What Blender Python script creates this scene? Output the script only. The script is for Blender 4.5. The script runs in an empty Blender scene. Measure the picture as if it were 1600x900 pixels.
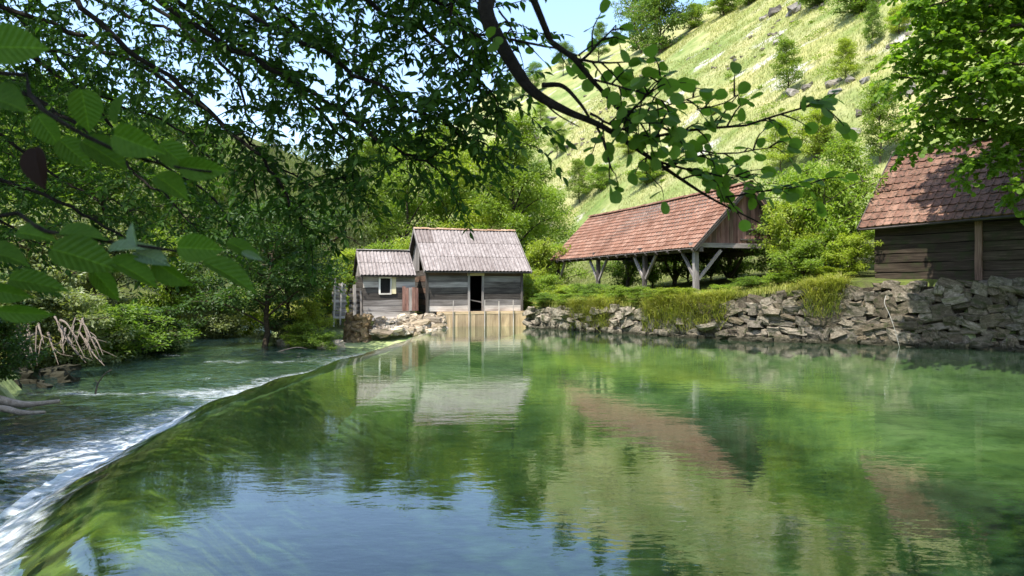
import bpy, math, random
import numpy as np
from mathutils import Vector, Matrix

random.seed(7)
RNG = np.random.default_rng(11)
SC = bpy.context.scene
COL = SC.collection
R = math.radians

# ------------------------------------------------------------------ camera, sky, sun, exposure
F = 1150.0            # focal length in photograph pixels (1600 wide)
CZ = 1.9              # camera height above the pond
cam_d = bpy.data.cameras.new('camera')
cam = bpy.data.objects.new('camera', cam_d); COL.objects.link(cam)
cam.location = (0, 0, CZ); cam.rotation_euler = (R(90), 0, 0)
cam_d.sensor_width = 36.0; cam_d.lens = 36.0 * F / 1600.0
cam_d.clip_start = 0.05; cam_d.clip_end = 2000
cam_d.dof.use_dof = True; cam_d.dof.focus_distance = 26.0; cam_d.dof.aperture_fstop = 6.5
SC.camera = cam

SUN_EL = R(61)
SUN_DIR = Vector((-0.30, -0.40, 0)).normalized() * math.cos(SUN_EL) + Vector((0, 0, math.sin(SUN_EL)))
world = bpy.data.worlds.new('World'); SC.world = world; world.use_nodes = True
wn = world.node_tree.nodes; wl = world.node_tree.links
for n in list(wn): wn.remove(n)
sky = wn.new('ShaderNodeTexSky'); sky.sky_type = 'NISHITA'; sky.sun_disc = False
sky.sun_elevation = SUN_EL; sky.sun_rotation = math.atan2(SUN_DIR.x, SUN_DIR.y)
sky.air_density = 1.0; sky.dust_density = 1.1; sky.ozone_density = 1.2
bg = wn.new('ShaderNodeBackground'); bg.inputs['Strength'].default_value = 0.15
wo = wn.new('ShaderNodeOutputWorld')
wl.new(sky.outputs[0], bg.inputs[0]); wl.new(bg.outputs[0], wo.inputs[0])

sun_d = bpy.data.lights.new('sun', 'SUN'); sun = bpy.data.objects.new('sun', sun_d); COL.objects.link(sun)
sun_d.energy = 3.5; sun_d.angle = R(0.5); sun_d.color = (1.0, 0.955, 0.87)
sun.rotation_euler = (-SUN_DIR).to_track_quat('-Z', 'Y').to_euler()
sun.location = (-20, -20, 40)

SC.view_settings.view_transform = 'Standard'; SC.view_settings.look = 'None'
SC.view_settings.gamma = 1.0; SC.view_settings.use_curve_mapping = False
SC.view_settings.exposure = 1.52
SC.render.engine = 'CYCLES'
SC.cycles.max_bounces = 8; SC.cycles.diffuse_bounces = 4; SC.cycles.glossy_bounces = 3
SC.cycles.transmission_bounces = 4; SC.cycles.transparent_max_bounces = 8
SC.cycles.caustics_reflective = False; SC.cycles.caustics_refractive = False
SC.cycles.use_denoising = True
SC.cycles.sample_clamp_indirect = 6.0

# ------------------------------------------------------------------ helpers
def PX(x, y, d):
    """point seen at photograph pixel (x, y) at depth d"""
    return np.array(((x - 800.0) / F * d, d, CZ + (450.0 - y) / F * d))

def nrm(v, axis=-1):
    v = np.asarray(v, float)
    return v / np.maximum(np.linalg.norm(v, axis=axis, keepdims=True), 1e-9)

class MB:
    """collects geometry for ONE mesh"""
    def __init__(self): self.V = []; self.T = []; self.Q = []; self.n = 0
    def add(self, V, T=None, Q=None):
        V = np.asarray(V, float).reshape(-1, 3)
        if T is not None and len(T): self.T.append(np.asarray(T, int).reshape(-1, 3) + self.n)
        if Q is not None and len(Q): self.Q.append(np.asarray(Q, int).reshape(-1, 4) + self.n)
        self.V.append(V); self.n += len(V)
        return self
    def mesh(self, name, mat=None, smooth=False):
        V = np.concatenate(self.V) if self.V else np.zeros((0, 3))
        me = bpy.data.meshes.new(name)
        T = np.concatenate(self.T) if self.T else np.zeros((0, 3), int)
        Q = np.concatenate(self.Q) if self.Q else np.zeros((0, 4), int)
        idx = np.concatenate((T.ravel(), Q.ravel())).astype(np.int32)
        starts = np.concatenate((np.arange(len(T)) * 3, len(T) * 3 + np.arange(len(Q)) * 4)).astype(np.int32)
        me.vertices.add(len(V)); me.vertices.foreach_set('co', V.astype(np.float32).ravel())
        me.loops.add(len(idx)); me.loops.foreach_set('vertex_index', idx)
        me.polygons.add(len(starts)); me.polygons.foreach_set('loop_start', starts)
        me.polygons.foreach_set('use_smooth', np.full(len(starts), bool(smooth)))
        me.update(calc_edges=True)
        if mat: me.materials.append(mat)
        return me
    def obj(self, name, mat=None, parent=None, smooth=False, loc=None):
        o = bpy.data.objects.new(name, self.mesh(name, mat, smooth)); COL.objects.link(o)
        if parent is not None: o.parent = parent
        if loc is not None: o.location = loc
        return o

def tag(o, label=None, cat=None, group=None, kind=None):
    if label: o['label'] = label
    if cat: o['category'] = cat
    if group: o['group'] = group
    if kind: o['kind'] = kind
    return o

def thing(name, label, cat, loc=(0, 0, 0), rz=0.0, group=None):
    o = bpy.data.objects.new(name, None); COL.objects.link(o)
    o.empty_display_size = 0.2
    o.location = loc; o.rotation_euler = (0, 0, rz)
    return tag(o, label, cat, group)

def place(name, mesh, parent=None, loc=(0, 0, 0), rot=(0, 0, 0), scale=(1, 1, 1), mat=None):
    o = bpy.data.objects.new(name, mesh); COL.objects.link(o)
    if parent is not None: o.parent = parent
    o.location = loc; o.rotation_euler = rot; o.scale = scale
    if mat is not None and len(o.material_slots):
        o.material_slots[0].link = 'OBJECT'; o.material_slots[0].material = mat
    return o

def place_m(name, mesh, parent, M):
    o = bpy.data.objects.new(name, mesh); COL.objects.link(o)
    o.parent = parent; o.matrix_basis = M
    return o

def frame_quat(x, z):
    """matrix with local X along x and local Z near z"""
    x = Vector(x).normalized(); z = Vector(z)
    y = z.cross(x).normalized(); z = x.cross(y)
    return Matrix((x, y, z)).transposed()

def box_mb(l, w, h, seg=3, jit=0.0, rnd=random):
    """a board lying along +X from 0 to l, centred in Y and Z, slightly uneven"""
    V = []; Q = []
    for i in range(seg + 1):
        x = l * i / seg
        if i in (0, seg): x += rnd.uniform(-jit, jit) * 2
        dy, dz = rnd.uniform(-jit, jit), rnd.uniform(-jit, jit)
        ww, hh = w / 2 + rnd.uniform(-jit, jit) * .6, h / 2 + rnd.uniform(-jit, jit) * .6
        V += [(x, -ww + dy, -hh + dz), (x, ww + dy, -hh + dz), (x, ww + dy, hh + dz), (x, -ww + dy, hh + dz)]
    for i in range(seg):
        a, b = i * 4, i * 4 + 4
        for k in range(4):
            k2 = (k + 1) % 4
            Q.append((a + k, b + k, b + k2, a + k2))
    Q.append((0, 1, 2, 3)[::1]); e = seg * 4; Q.append((e + 3, e + 2, e + 1, e))
    Q = [q[::-1] for q in Q]
    return MB().add(V, Q=Q)

def board(name, parent, mat, p, q, w, h, up=(0, 0, 1), jit=0.004, seg=3):
    """a plank or beam from p to q in the parent's space, w across, h along up"""
    p, q = Vector(p), Vector(q); d = q - p
    if abs(d.normalized().dot(Vector(up).normalized())) > .98: up = (0, 1, 0)
    me = box_mb(d.length, w, h, seg, jit).mesh(name, mat)
    M = frame_quat(d, up).to_4x4(); M.translation = p
    return place_m(name, me, parent, M)

def tube(mb, pts, rad, sides=7, cap=True):
    pts = np.asarray(pts, float); n = len(pts); rad = np.broadcast_to(np.asarray(rad, float), (n,))
    t = np.gradient(pts, axis=0); t = nrm(t)
    ref = np.array((0.31, 0.77, 0.55)); a = nrm(np.cross(t, ref)); b = np.cross(t, a)
    ang = np.linspace(0, 2 * math.pi, sides, endpoint=False)
    ring = pts[:, None, :] + rad[:, None, None] * (np.cos(ang)[None, :, None] * a[:, None, :] + np.sin(ang)[None, :, None] * b[:, None, :])
    i = np.arange(n - 1)[:, None] * sides; k = np.arange(sides)[None, :]; k2 = (k + 1) % sides
    Q = np.stack((i + k, i + k2, i + sides + k2, i + sides + k), -1).reshape(-1, 4)
    V = ring.reshape(-1, 3)
    T = []
    if cap:
        V = np.concatenate((V, pts[-1:] + t[-1:] * rad[-1]))
        e = (n - 1) * sides; T = [(e + j, e + (j + 1) % sides, n * sides) for j in range(sides)]
    mb.add(V, T=T, Q=Q)

def smooth_path(pts, n):
    """Catmull-Rom through the control points"""
    P = np.asarray(pts, float); P = np.concatenate((2 * P[:1] - P[1:2], P, 2 * P[-1:] - P[-2:-1]))
    m = len(P) - 3; out = []
    for s in np.linspace(0, m - 1e-6, n):
        i = int(s); u = s - i; a, b, c, d = P[i:i + 4]
        out.append(.5 * ((2 * b) + (-a + c) * u + (2 * a - 5 * b + 4 * c - d) * u * u + (-a + 3 * b - 3 * c + d) * u ** 3))
    return np.array(out)

# simple value noise for geometry
def _hash(ix, iy, s):
    n = (ix * 374761393 + iy * 668265263 + s * 974711) & 0x7fffffff
    n = ((n ^ (n >> 13)) * 1274126177) & 0x7fffffff
    return ((n ^ (n >> 16)) & 0xffff) / 65535.0
def vnoise(x, y, s=0):
    x = np.asarray(x, float); y = np.asarray(y, float)
    ix = np.floor(x).astype(np.int64); iy = np.floor(y).astype(np.int64)
    fx = x - ix; fy = y - iy; fx = fx * fx * (3 - 2 * fx); fy = fy * fy * (3 - 2 * fy)
    a = _hash(ix, iy, s); b = _hash(ix + 1, iy, s); c = _hash(ix, iy + 1, s); d = _hash(ix + 1, iy + 1, s)
    return (a * (1 - fx) + b * fx) * (1 - fy) + (c * (1 - fx) + d * fx) * fy
def fbm(x, y, s=0, o=4):
    v = 0; a = .5
    for k in range(o):
        v = v + a * (vnoise(x * 2 ** k + 13.7 * k, y * 2 ** k - 7.1 * k, s + k) - .5) * 2; a *= .5
    return v
def sstep(a, b, x):
    t = np.clip((np.asarray(x, float) - a) / (b - a), 0, 1); return t * t * (3 - 2 * t)

# ------------------------------------------------------------------ materials
def new_mat(name):
    m = bpy.data.materials.new(name); m.use_nodes = True
    nt = m.node_tree
    for n in list(nt.nodes): nt.nodes.remove(n)
    out = nt.nodes.new('ShaderNodeOutputMaterial')
    return m, nt, out
def N(nt, t, **kw):
    n = nt.nodes.new(t)
    for k, v in kw.items():
        if k.startswith('i_'):
            key = k[2:]; n.inputs[int(key) if key.isdigit() else key].default_value = v
        else: setattr(n, k, v)
    return n
def ramp(nt, fac, stops, interp='LINEAR'):
    r = nt.nodes.new('ShaderNodeValToRGB'); r.color_ramp.interpolation = interp
    el = r.color_ramp.elements
    while len(el) > 1: el.remove(el[-1])
    el[0].position = stops[0][0]; c = stops[0][1]; el[0].color = (*c, 1) if len(c) == 3 else c
    for p, c in stops[1:]:
        e = el.new(p); e.color = (*c, 1) if len(c) == 3 else c
    nt.links.new(fac, r.inputs[0]); return r
def noise(nt, vec, scale, detail=5, rough=.6, dist=0.0):
    n = N(nt, 'ShaderNodeTexNoise'); n.inputs['Scale'].default_value = scale
    n.inputs['Detail'].default_value = detail; n.inputs['Roughness'].default_value = rough
    n.inputs['Distortion'].default_value = dist
    if vec is not None: nt.links.new(vec, n.inputs['Vector'])
    return n
def mapping(nt, vec, scale=(1, 1, 1), loc=(0, 0, 0)):
    m = N(nt, 'ShaderNodeMapping'); m.inputs['Scale'].default_value = scale; m.inputs['Location'].default_value = loc
    nt.links.new(vec, m.inputs['Vector']); return m.outputs[0]
def mixc(nt, fac, a, b, mode='MIX'):
    m = N(nt, 'ShaderNodeMix', data_type='RGBA', blend_type=mode)
    for s, v in ((0, fac), (6, a), (7, b)):
        if isinstance(v, bpy.types.NodeSocket): nt.links.new(v, m.inputs[s])
        elif isinstance(v, (int, float)): m.inputs[s].default_value = v
        else: m.inputs[s].default_value = (*v, 1)
    return m.outputs[2]
def obj_coord(nt, rnd=True):
    tc = N(nt, 'ShaderNodeTexCoord')
    if not rnd: return tc.outputs['Object']
    oi = N(nt, 'ShaderNodeObjectInfo')
    mu = N(nt, 'ShaderNodeMath', operation='MULTIPLY', i_1=57.0); nt.links.new(oi.outputs['Random'], mu.inputs[0])
    va = N(nt, 'ShaderNodeVectorMath', operation='ADD'); nt.links.new(tc.outputs['Object'], va.inputs[0]); nt.links.new(mu.outputs[0], va.inputs[1])
    return va.outputs[0]
def principled(nt, out, col, rough=.8, spec=.3, bump=None, bstr=.4, bdist=.02):
    p = N(nt, 'ShaderNodeBsdfPrincipled')
    if isinstance(col, bpy.types.NodeSocket): nt.links.new(col, p.inputs['Base Color'])
    else: p.inputs['Base Color'].default_value = (*col, 1)
    if isinstance(rough, bpy.types.NodeSocket): nt.links.new(rough, p.inputs['Roughness'])
    else: p.inputs['Roughness'].default_value = rough
    p.inputs['Specular IOR Level'].default_value = spec
    if bump is not None:
        b = N(nt, 'ShaderNodeBump'); b.inputs['Strength'].default_value = bstr; b.inputs['Distance'].default_value = bdist
        nt.links.new(bump, b.inputs['Height']); nt.links.new(b.outputs[0], p.inputs['Normal'])
    if out is not None: nt.links.new(p.outputs[0], out.inputs[0])
    return p

def leaf_mat(name, c1, c2, trans=.42, rough=.45, spec=.35, tcol=None, vein=False):
    m, nt, out = new_mat(name)
    g = N(nt, 'ShaderNodeNewGeometry'); oi = N(nt, 'ShaderNodeObjectInfo')
    # one number per leaf, and a slower change through the crown
    tc = N(nt, 'ShaderNodeTexCoord'); nz = noise(nt, tc.outputs['Object'], .9, 2)
    ad = N(nt, 'ShaderNodeMath', operation='MULTIPLY_ADD', i_1=.55); nt.links.new(g.outputs['Random Per Island'], ad.inputs[0])
    ml = N(nt, 'ShaderNodeMath', operation='MULTIPLY', i_1=.45); nt.links.new(nz.outputs[0], ml.inputs[0]); nt.links.new(ml.outputs[0], ad.inputs[2])
    c = ramp(nt, ad.outputs[0], [(.05, c1), (.55, tuple((a + b) / 2 for a, b in zip(c1, c2))), (.95, c2)]).outputs[0]
    hs = N(nt, 'ShaderNodeHueSaturation'); hs.inputs['Hue'].default_value = .5
    mr = N(nt, 'ShaderNodeMapRange'); mr.inputs[3].default_value = .82; mr.inputs[4].default_value = 1.18
    nt.links.new(oi.outputs['Random'], mr.inputs[0]); nt.links.new(mr.outputs[0], hs.inputs['Value']); nt.links.new(c, hs.inputs['Color'])
    col = hs.outputs[0]
    bump = None
    if vein:
        tcg = N(nt, 'ShaderNodeTexCoord')
        sp_ = N(nt, 'ShaderNodeSeparateXYZ'); nt.links.new(tcg.outputs['Object'], sp_.inputs[0])
        ab = N(nt, 'ShaderNodeMath', operation='ABSOLUTE'); nt.links.new(sp_.outputs['Y'], ab.inputs[0])
        m1 = N(nt, 'ShaderNodeMath', operation='MULTIPLY_ADD', i_1=-.75); nt.links.new(ab.outputs[0], m1.inputs[0]); nt.links.new(sp_.outputs['X'], m1.inputs[2])
        m2 = N(nt, 'ShaderNodeMath', operation='MULTIPLY', i_1=8.5); nt.links.new(m1.outputs[0], m2.inputs[0])
        fr_ = N(nt, 'ShaderNodeMath', operation='FRACT'); nt.links.new(m2.outputs[0], fr_.inputs[0])
        vn = ramp(nt, fr_.outputs[0], [(0, (.35, .4, .25)), (.10, (.8, .85, .75)), (.5, (1.1, 1.1, 1.0)), (.9, (.85, .9, .8)), (1, (.35, .4, .25))])
        md = ramp(nt, ab.outputs[0], [(.008, (1.7, 1.6, 1.3)), (.02, (1, 1, 1))])
        nb = noise(nt, tcg.outputs['Object'], 7, 4); bl = ramp(nt, nb.outputs[0], [(.3, (.7, .75, .6)), (.6, (1.1, 1.05, 1))])
        col = mixc(nt, .18, col, vn.outputs[0], 'MULTIPLY'); col = mixc(nt, 1.0, col, md.outputs[0], 'MULTIPLY'); col = mixc(nt, .8, col, bl.outputs[0], 'MULTIPLY')
        bump = vn.outputs[0]
    p = principled(nt, None, col, rough, spec, bump, .35, .02)
    t = N(nt, 'ShaderNodeBsdfTranslucent')
    tm = mixc(nt, 1.0, col, tcol or (1.5, 1.6, .6), 'MULTIPLY'); nt.links.new(tm, t.inputs[0])
    mx = N(nt, 'ShaderNodeMixShader'); mx.inputs[0].default_value = trans
    nt.links.new(p.outputs[0], mx.inputs[1]); nt.links.new(t.outputs[0], mx.inputs[2]); nt.links.new(mx.outputs[0], out.inputs[0])
    return m

def wood_mat(name, dark, mid, light, scale=1.0, moss=None, rough=.85):
    m, nt, out = new_mat(name)
    v = obj_coord(nt)
    n1 = noise(nt, mapping(nt, v, (1.0 * scale, 40 * scale, 40 * scale)), 1.0, 6, .65, .4)
    n2 = noise(nt, mapping(nt, v, (.8 * scale, 3 * scale, 3 * scale)), 1.0, 4, .6)
    c = ramp(nt, n1.outputs[0], [(.28, dark), (.5, mid), (.72, light)]).outputs[0]
    st = ramp(nt, n2.outputs[0], [(.3, (.45, .43, .42)), (.6, (1.05, 1.05, 1.05))]).outputs[0]
    c = mixc(nt, .85, c, st, 'MULTIPLY')
    oi = N(nt, 'ShaderNodeObjectInfo'); rv = ramp(nt, oi.outputs['Random'], [(0, (.62, .6, .6)), (.5, (.95, .93, .92)), (1, (1.25, 1.22, 1.2))]).outputs[0]
    c = mixc(nt, 1.0, c, rv, 'MULTIPLY')
    if moss:
        n3 = noise(nt, v, 2.3, 4); mk = ramp(nt, n3.outputs[0], [(.5, (0, 0, 0)), (.68, (1, 1, 1))])
        c = mixc(nt, mk.outputs[0], c, moss)
    principled(nt, out, c, rough, .15, n1.outputs[0], .45, .008)
    return m

def stone_mat(name, a, b, c3, moss=None, scale=5.0, moss_lo=.52, wet=False):
    m, nt, out = new_mat(name)
    v = obj_coord(nt)
    n1 = noise(nt, v, scale, 8, .65, .3); n2 = noise(nt, v, scale * 3.5, 6, .7)
    c = ramp(nt, n1.outputs[0], [(.25, a), (.5, b), (.75, c3)]).outputs[0]
    sp = ramp(nt, n2.outputs[0], [(.3, (.55, .53, .5)), (.55, (1, 1, 1))]).outputs[0]
    c = mixc(nt, .8, c, sp, 'MULTIPLY')
    oi = N(nt, 'ShaderNodeObjectInfo'); rv = ramp(nt, oi.outputs['Random'], [(0, (.42, .39, .36)), (.3, (.85, .76, .62)), (.55, (.75, .74, .74)), (.8, (1.1, 1.02, .9)), (1, (1.5, 1.45, 1.38))]).outputs[0]
    c = mixc(nt, 1.0, c, rv, 'MULTIPLY')
    if moss:
        n3 = noise(nt, v, 2.2, 5); mk = ramp(nt, n3.outputs[0], [(moss_lo, (0, 0, 0)), (moss_lo + .14, (1, 1, 1))])
        c = mixc(nt, mk.outputs[0], c, moss)
    if wet:                                            # damp algae stain just above the water line
        g = N(nt, 'ShaderNodeNewGeometry'); sx = N(nt, 'ShaderNodeSeparateXYZ'); nt.links.new(g.outputs['Position'], sx.inputs[0])
        ad = N(nt, 'ShaderNodeMath', operation='MULTIPLY_ADD', i_1=.35); nt.links.new(n1.outputs[0], ad.inputs[0]); nt.links.new(sx.outputs['Z'], ad.inputs[2])
        wk = ramp(nt, ad.outputs[0], [(.24, (1, 1, 1)), (.40, (0, 0, 0))]); c = mixc(nt, wk.outputs[0], c, (.035, .033, .02))
    principled(nt, out, c, .9, .2, n2.outputs[0], .9, .05)
    return m

def flat_mat(name, col, rough=.8, spec=.2, var=.25, scale=12):
    m, nt, out = new_mat(name)
    v = obj_coord(nt); n = noise(nt, v, scale, 5)
    c = ramp(nt, n.outputs[0], [(.3, tuple(x * (1 - var) for x in col)), (.7, tuple(x * (1 + var) for x in col))]).outputs[0]
    principled(nt, out, c, rough, spec, n.outputs[0], .3, .01); return m

def tile_mat(name, cols, dirt=(.09, .06, .045), dirt_lo=.55):
    m, nt, out = new_mat(name)
    oi = N(nt, 'ShaderNodeObjectInfo'); g = N(nt, 'ShaderNodeNewGeometry')
    ad = N(nt, 'ShaderNodeMath', operation='ADD'); nt.links.new(oi.outputs['Random'], ad.inputs[0]); nt.links.new(g.outputs['Random Per Island'], ad.inputs[1])
    fr = N(nt, 'ShaderNodeMath', operation='FRACT'); nt.links.new(ad.outputs[0], fr.inputs[0])
    c = ramp(nt, fr.outputs[0], [(i / (len(cols) - 1), cc) for i, cc in enumerate(cols)]).outputs[0]
    v = obj_coord(nt); n = noise(nt, v, 9, 6, .65); n2 = noise(nt, g.outputs['Position'], .8, 4, .6)
    mk = ramp(nt, n.outputs[0], [(dirt_lo, (0, 0, 0)), (dirt_lo + .2, (1, 1, 1))]); c = mixc(nt, mk.outputs[0], c, dirt)
    mk2 = ramp(nt, n2.outputs[0], [(.42, (1, 1, 1)), (.68, (.55, .5, .46))]); c = mixc(nt, .8, c, mk2.outputs[0], 'MULTIPLY')
    principled(nt, out, c, .88, .2, n.outputs[0], .35, .012); return m

M = {}
M['bark'] = stone_mat('bark', (.035, .028, .02), (.075, .06, .045), (.13, .11, .085), (.06, .07, .03), 9, .62)
M['bark_dark'] = stone_mat('bark_dark', (.012, .011, .011), (.028, .025, .022), (.06, .052, .045), None, 14)
M['twig_grey'] = stone_mat('twig_grey', (.2, .17, .15), (.36, .32, .29), (.5, .46, .42), None, 10)
M['leaf_bright'] = leaf_mat('leaf_bright', (.11, .19, .022), (.26, .33, .05), .5)
M['leaf_yellow'] = leaf_mat('leaf_yellow', (.17, .24, .02), (.34, .38, .06), .5)
M['leaf_mid'] = leaf_mat('leaf_mid', (.075, .145, .022), (.17, .24, .04), .48)
M['leaf_dark'] = leaf_mat('leaf_dark', (.03, .075, .015), (.08, .14, .028), .42)
M['leaf_grey'] = leaf_mat('leaf_grey', (.13, .165, .06), (.25, .28, .13), .4)
M['leaf_ash'] = leaf_mat('leaf_ash', (.025, .075, .014), (.075, .15, .025), .48, .55, .18)
M['leaf_maple'] = leaf_mat('leaf_maple', (.08, .17, .018), (.19, .28, .035), .55, .5, .22)
M['leaf_alder'] = leaf_mat('leaf_alder', (.08, .18, .03), (.17, .28, .05), .6, .5, .2)
M['leaf_hazel'] = leaf_mat('leaf_hazel', (.05, .13, .014), (.11, .20, .028), .55, .55, .2, vein=True)
M['leaf_hazel_pale'] = leaf_mat('leaf_hazel_pale', (.10, .17, .10), (.16, .24, .15), .35, .35, .6, vein=True)
M['leaf_dead'] = leaf_mat('leaf_dead', (.016, .008, .006), (.03, .014, .009), .3, .7, .2, (1.2, .8, .5))
M['grass'] = leaf_mat('grass', (.15, .20, .03), (.44, .40, .14), .4, .6, .2)
M['grass_dry'] = leaf_mat('grass_dry', (.16, .19, .055), (.35, .335, .16), .35, .6, .2)
M['wood_grey'] = wood_mat('wood_grey', (.11, .10, .095), (.25, .23, .215), (.40, .375, .35))
M['wood_dark'] = wood_mat('wood_dark', (.035, .031, .028), (.085, .076, .068), (.17, .155, .138))
M['wood_mossy'] = wood_mat('wood_mossy', (.018, .013, .009), (.045, .034, .024), (.105, .083, .06), 1.0, (.03, .034, .014))
M['wood_brown'] = wood_mat('wood_brown', (.08, .05, .035), (.17, .11, .08), (.30, .21, .16))
M['wood_red'] = wood_mat('wood_red', (.13, .065, .05), (.27, .15, .12), (.42, .28, .23))
M['wood_tan'] = wood_mat('wood_tan', (.34, .24, .13), (.52, .39, .24), (.64, .52, .35))
M['wood_pale'] = wood_mat('wood_pale', (.32, .29, .26), (.5, .46, .42), (.64, .6, .55))
M['paint_white'] = wood_mat('paint_white', (.55, .52, .46), (.72, .70, .64), (.8, .78, .72))
M['paint_yellow'] = wood_mat('paint_yellow', (.5, .45, .26), (.66, .6, .38), (.72, .66, .44))
M['black'] = flat_mat('black_interior', (.012, .011, .01))  # near-black colour stands in for the darkness inside the buildings
M['rock_hill'] = stone_mat('rock_hill', (.10, .098, .095), (.21, .20, .19), (.34, .33, .31), (.10, .11, .04), 3.0, .56)
M['rock_wall'] = stone_mat('rock_wall', (.075, .065, .05), (.175, .155, .125), (.34, .31, .26), (.045, .05, .02), 5.0, .52, wet=True)
M['rock_pale'] = stone_mat('rock_pale', (.30, .26, .21), (.46, .41, .34), (.6, .55, .47), (.12, .12, .05), 5.0, .64)
M['rock_brown'] = stone_mat('rock_brown', (.12, .085, .05), (.26, .19, .115), (.42, .32, .2), (.09, .085, .03), 7.0, .58)
M['core'] = stone_mat('wall_core', (.02, .018, .014), (.045, .04, .03), (.08, .07, .055), (.03, .035, .014), 6.0)
M['tile_red'] = tile_mat('tile_red', [(.17, .085, .056), (.225, .118, .08), (.19, .10, .068), (.27, .16, .115), (.20, .112, .08)])
M['tile_old'] = tile_mat('tile_old', [(.155, .08, .052), (.21, .112, .078), (.14, .074, .052), (.26, .15, .105), (.18, .10, .07)], (.05, .042, .03), .46)
M['hose'] = flat_mat('hose_plastic', (.38, .36, .32), .5, .4)

def sheet_mat():
    m, nt, out = new_mat('fibre_cement')
    v = obj_coord(nt); g = N(nt, 'ShaderNodeNewGeometry')
    n1 = noise(nt, v, 6, 7, .7); n2 = noise(nt, mapping(nt, v, (14, 1.2, 3)), 1.0, 5, .65)
    c = ramp(nt, n1.outputs[0], [(.3, (.14, .122, .116)), (.55, (.235, .21, .20)), (.75, (.32, .295, .28))]).outputs[0]
    st = ramp(nt, n2.outputs[0], [(.34, (.4, .34, .33)), (.5, (1, 1, 1))]).outputs[0]; c = mixc(nt, .7, c, st, 'MULTIPLY')
    oi = N(nt, 'ShaderNodeObjectInfo'); rv = ramp(nt, oi.outputs['Random'], [(0, (.66, .6, .57)), (.3, (.95, .93, .92)), (1, (1.16, 1.14, 1.13))]).outputs[0]
    c = mixc(nt, 1.0, c, rv, 'MULTIPLY')
    principled(nt, out, c, .9, .2, n1.outputs[0], .4, .01); return m
M['sheet'] = sheet_mat()

# ------------------------------------------------------------------ the lie of the land
_wY = [2, 3.5, 4.95, 5.67, 7.26, 8.3, 10, 12.5, 18.4, 23, 27, 32.6, 34]
_wX = [-.9, -1.8, -2.75, -3.2, -3.98, -4.38, -4.72, -4.95, -4.7, -4.15, -3.95, -3.7, -3.6]
def XW(y): return np.interp(y, _wY, _wX)                                   # weir crest
_rY = [0, 10, 19, 22.3, 24.7, 26.2, 28, 31.2, 35.5, 37]
_rX = [31, 27, 20.5, 15.6, 12.1, 9.0, 7.06, 4.1, .95, .6]
def XR(y): return np.interp(y, _rY, _rX)                                   # foot of the right bank wall
_lY = [0, 4, 8, 12, 15, 20, 22, 30, 38, 50, 60]
_lX = [-7.5, -7.8, -8.4, -9.3, -10.3, -13.4, -15.0, -15.6, -15.6, -18, -20]
def XL(y): return np.interp(y, _lY, _lX)                                   # left bank of the lower river
_iY = [27, 29.3, 31, 34.5, 38, 42, 50, 56]
_iX = [-4.6, -5.2, -7.8, -11.2, -12.6, -13.8, -16.2, -20.5]
def XI(y): return np.interp(y, _iY, _iX)                                   # island shore by the mill
ZLOW = -0.6
def wall_top(x): return np.interp(x, [0, 4, 7, 9, 12, 30], [.85, 1.05, 1.25, 1.6, 2.02, 2.1])
def hill_t(x, y): return (x - 13) * .94 + (y - 33) * .34
def hill_f(t):
    t = np.maximum(t, 0)
    f = np.where(t < 10, .0425 * t * t, 4.25 + .85 * (t - 10))
    over = np.maximum(t - 74, 0); return f - .5 * np.minimum(over, 40) ** 2 / 40 * .65 - np.maximum(over - 40, 0) * .65

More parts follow.
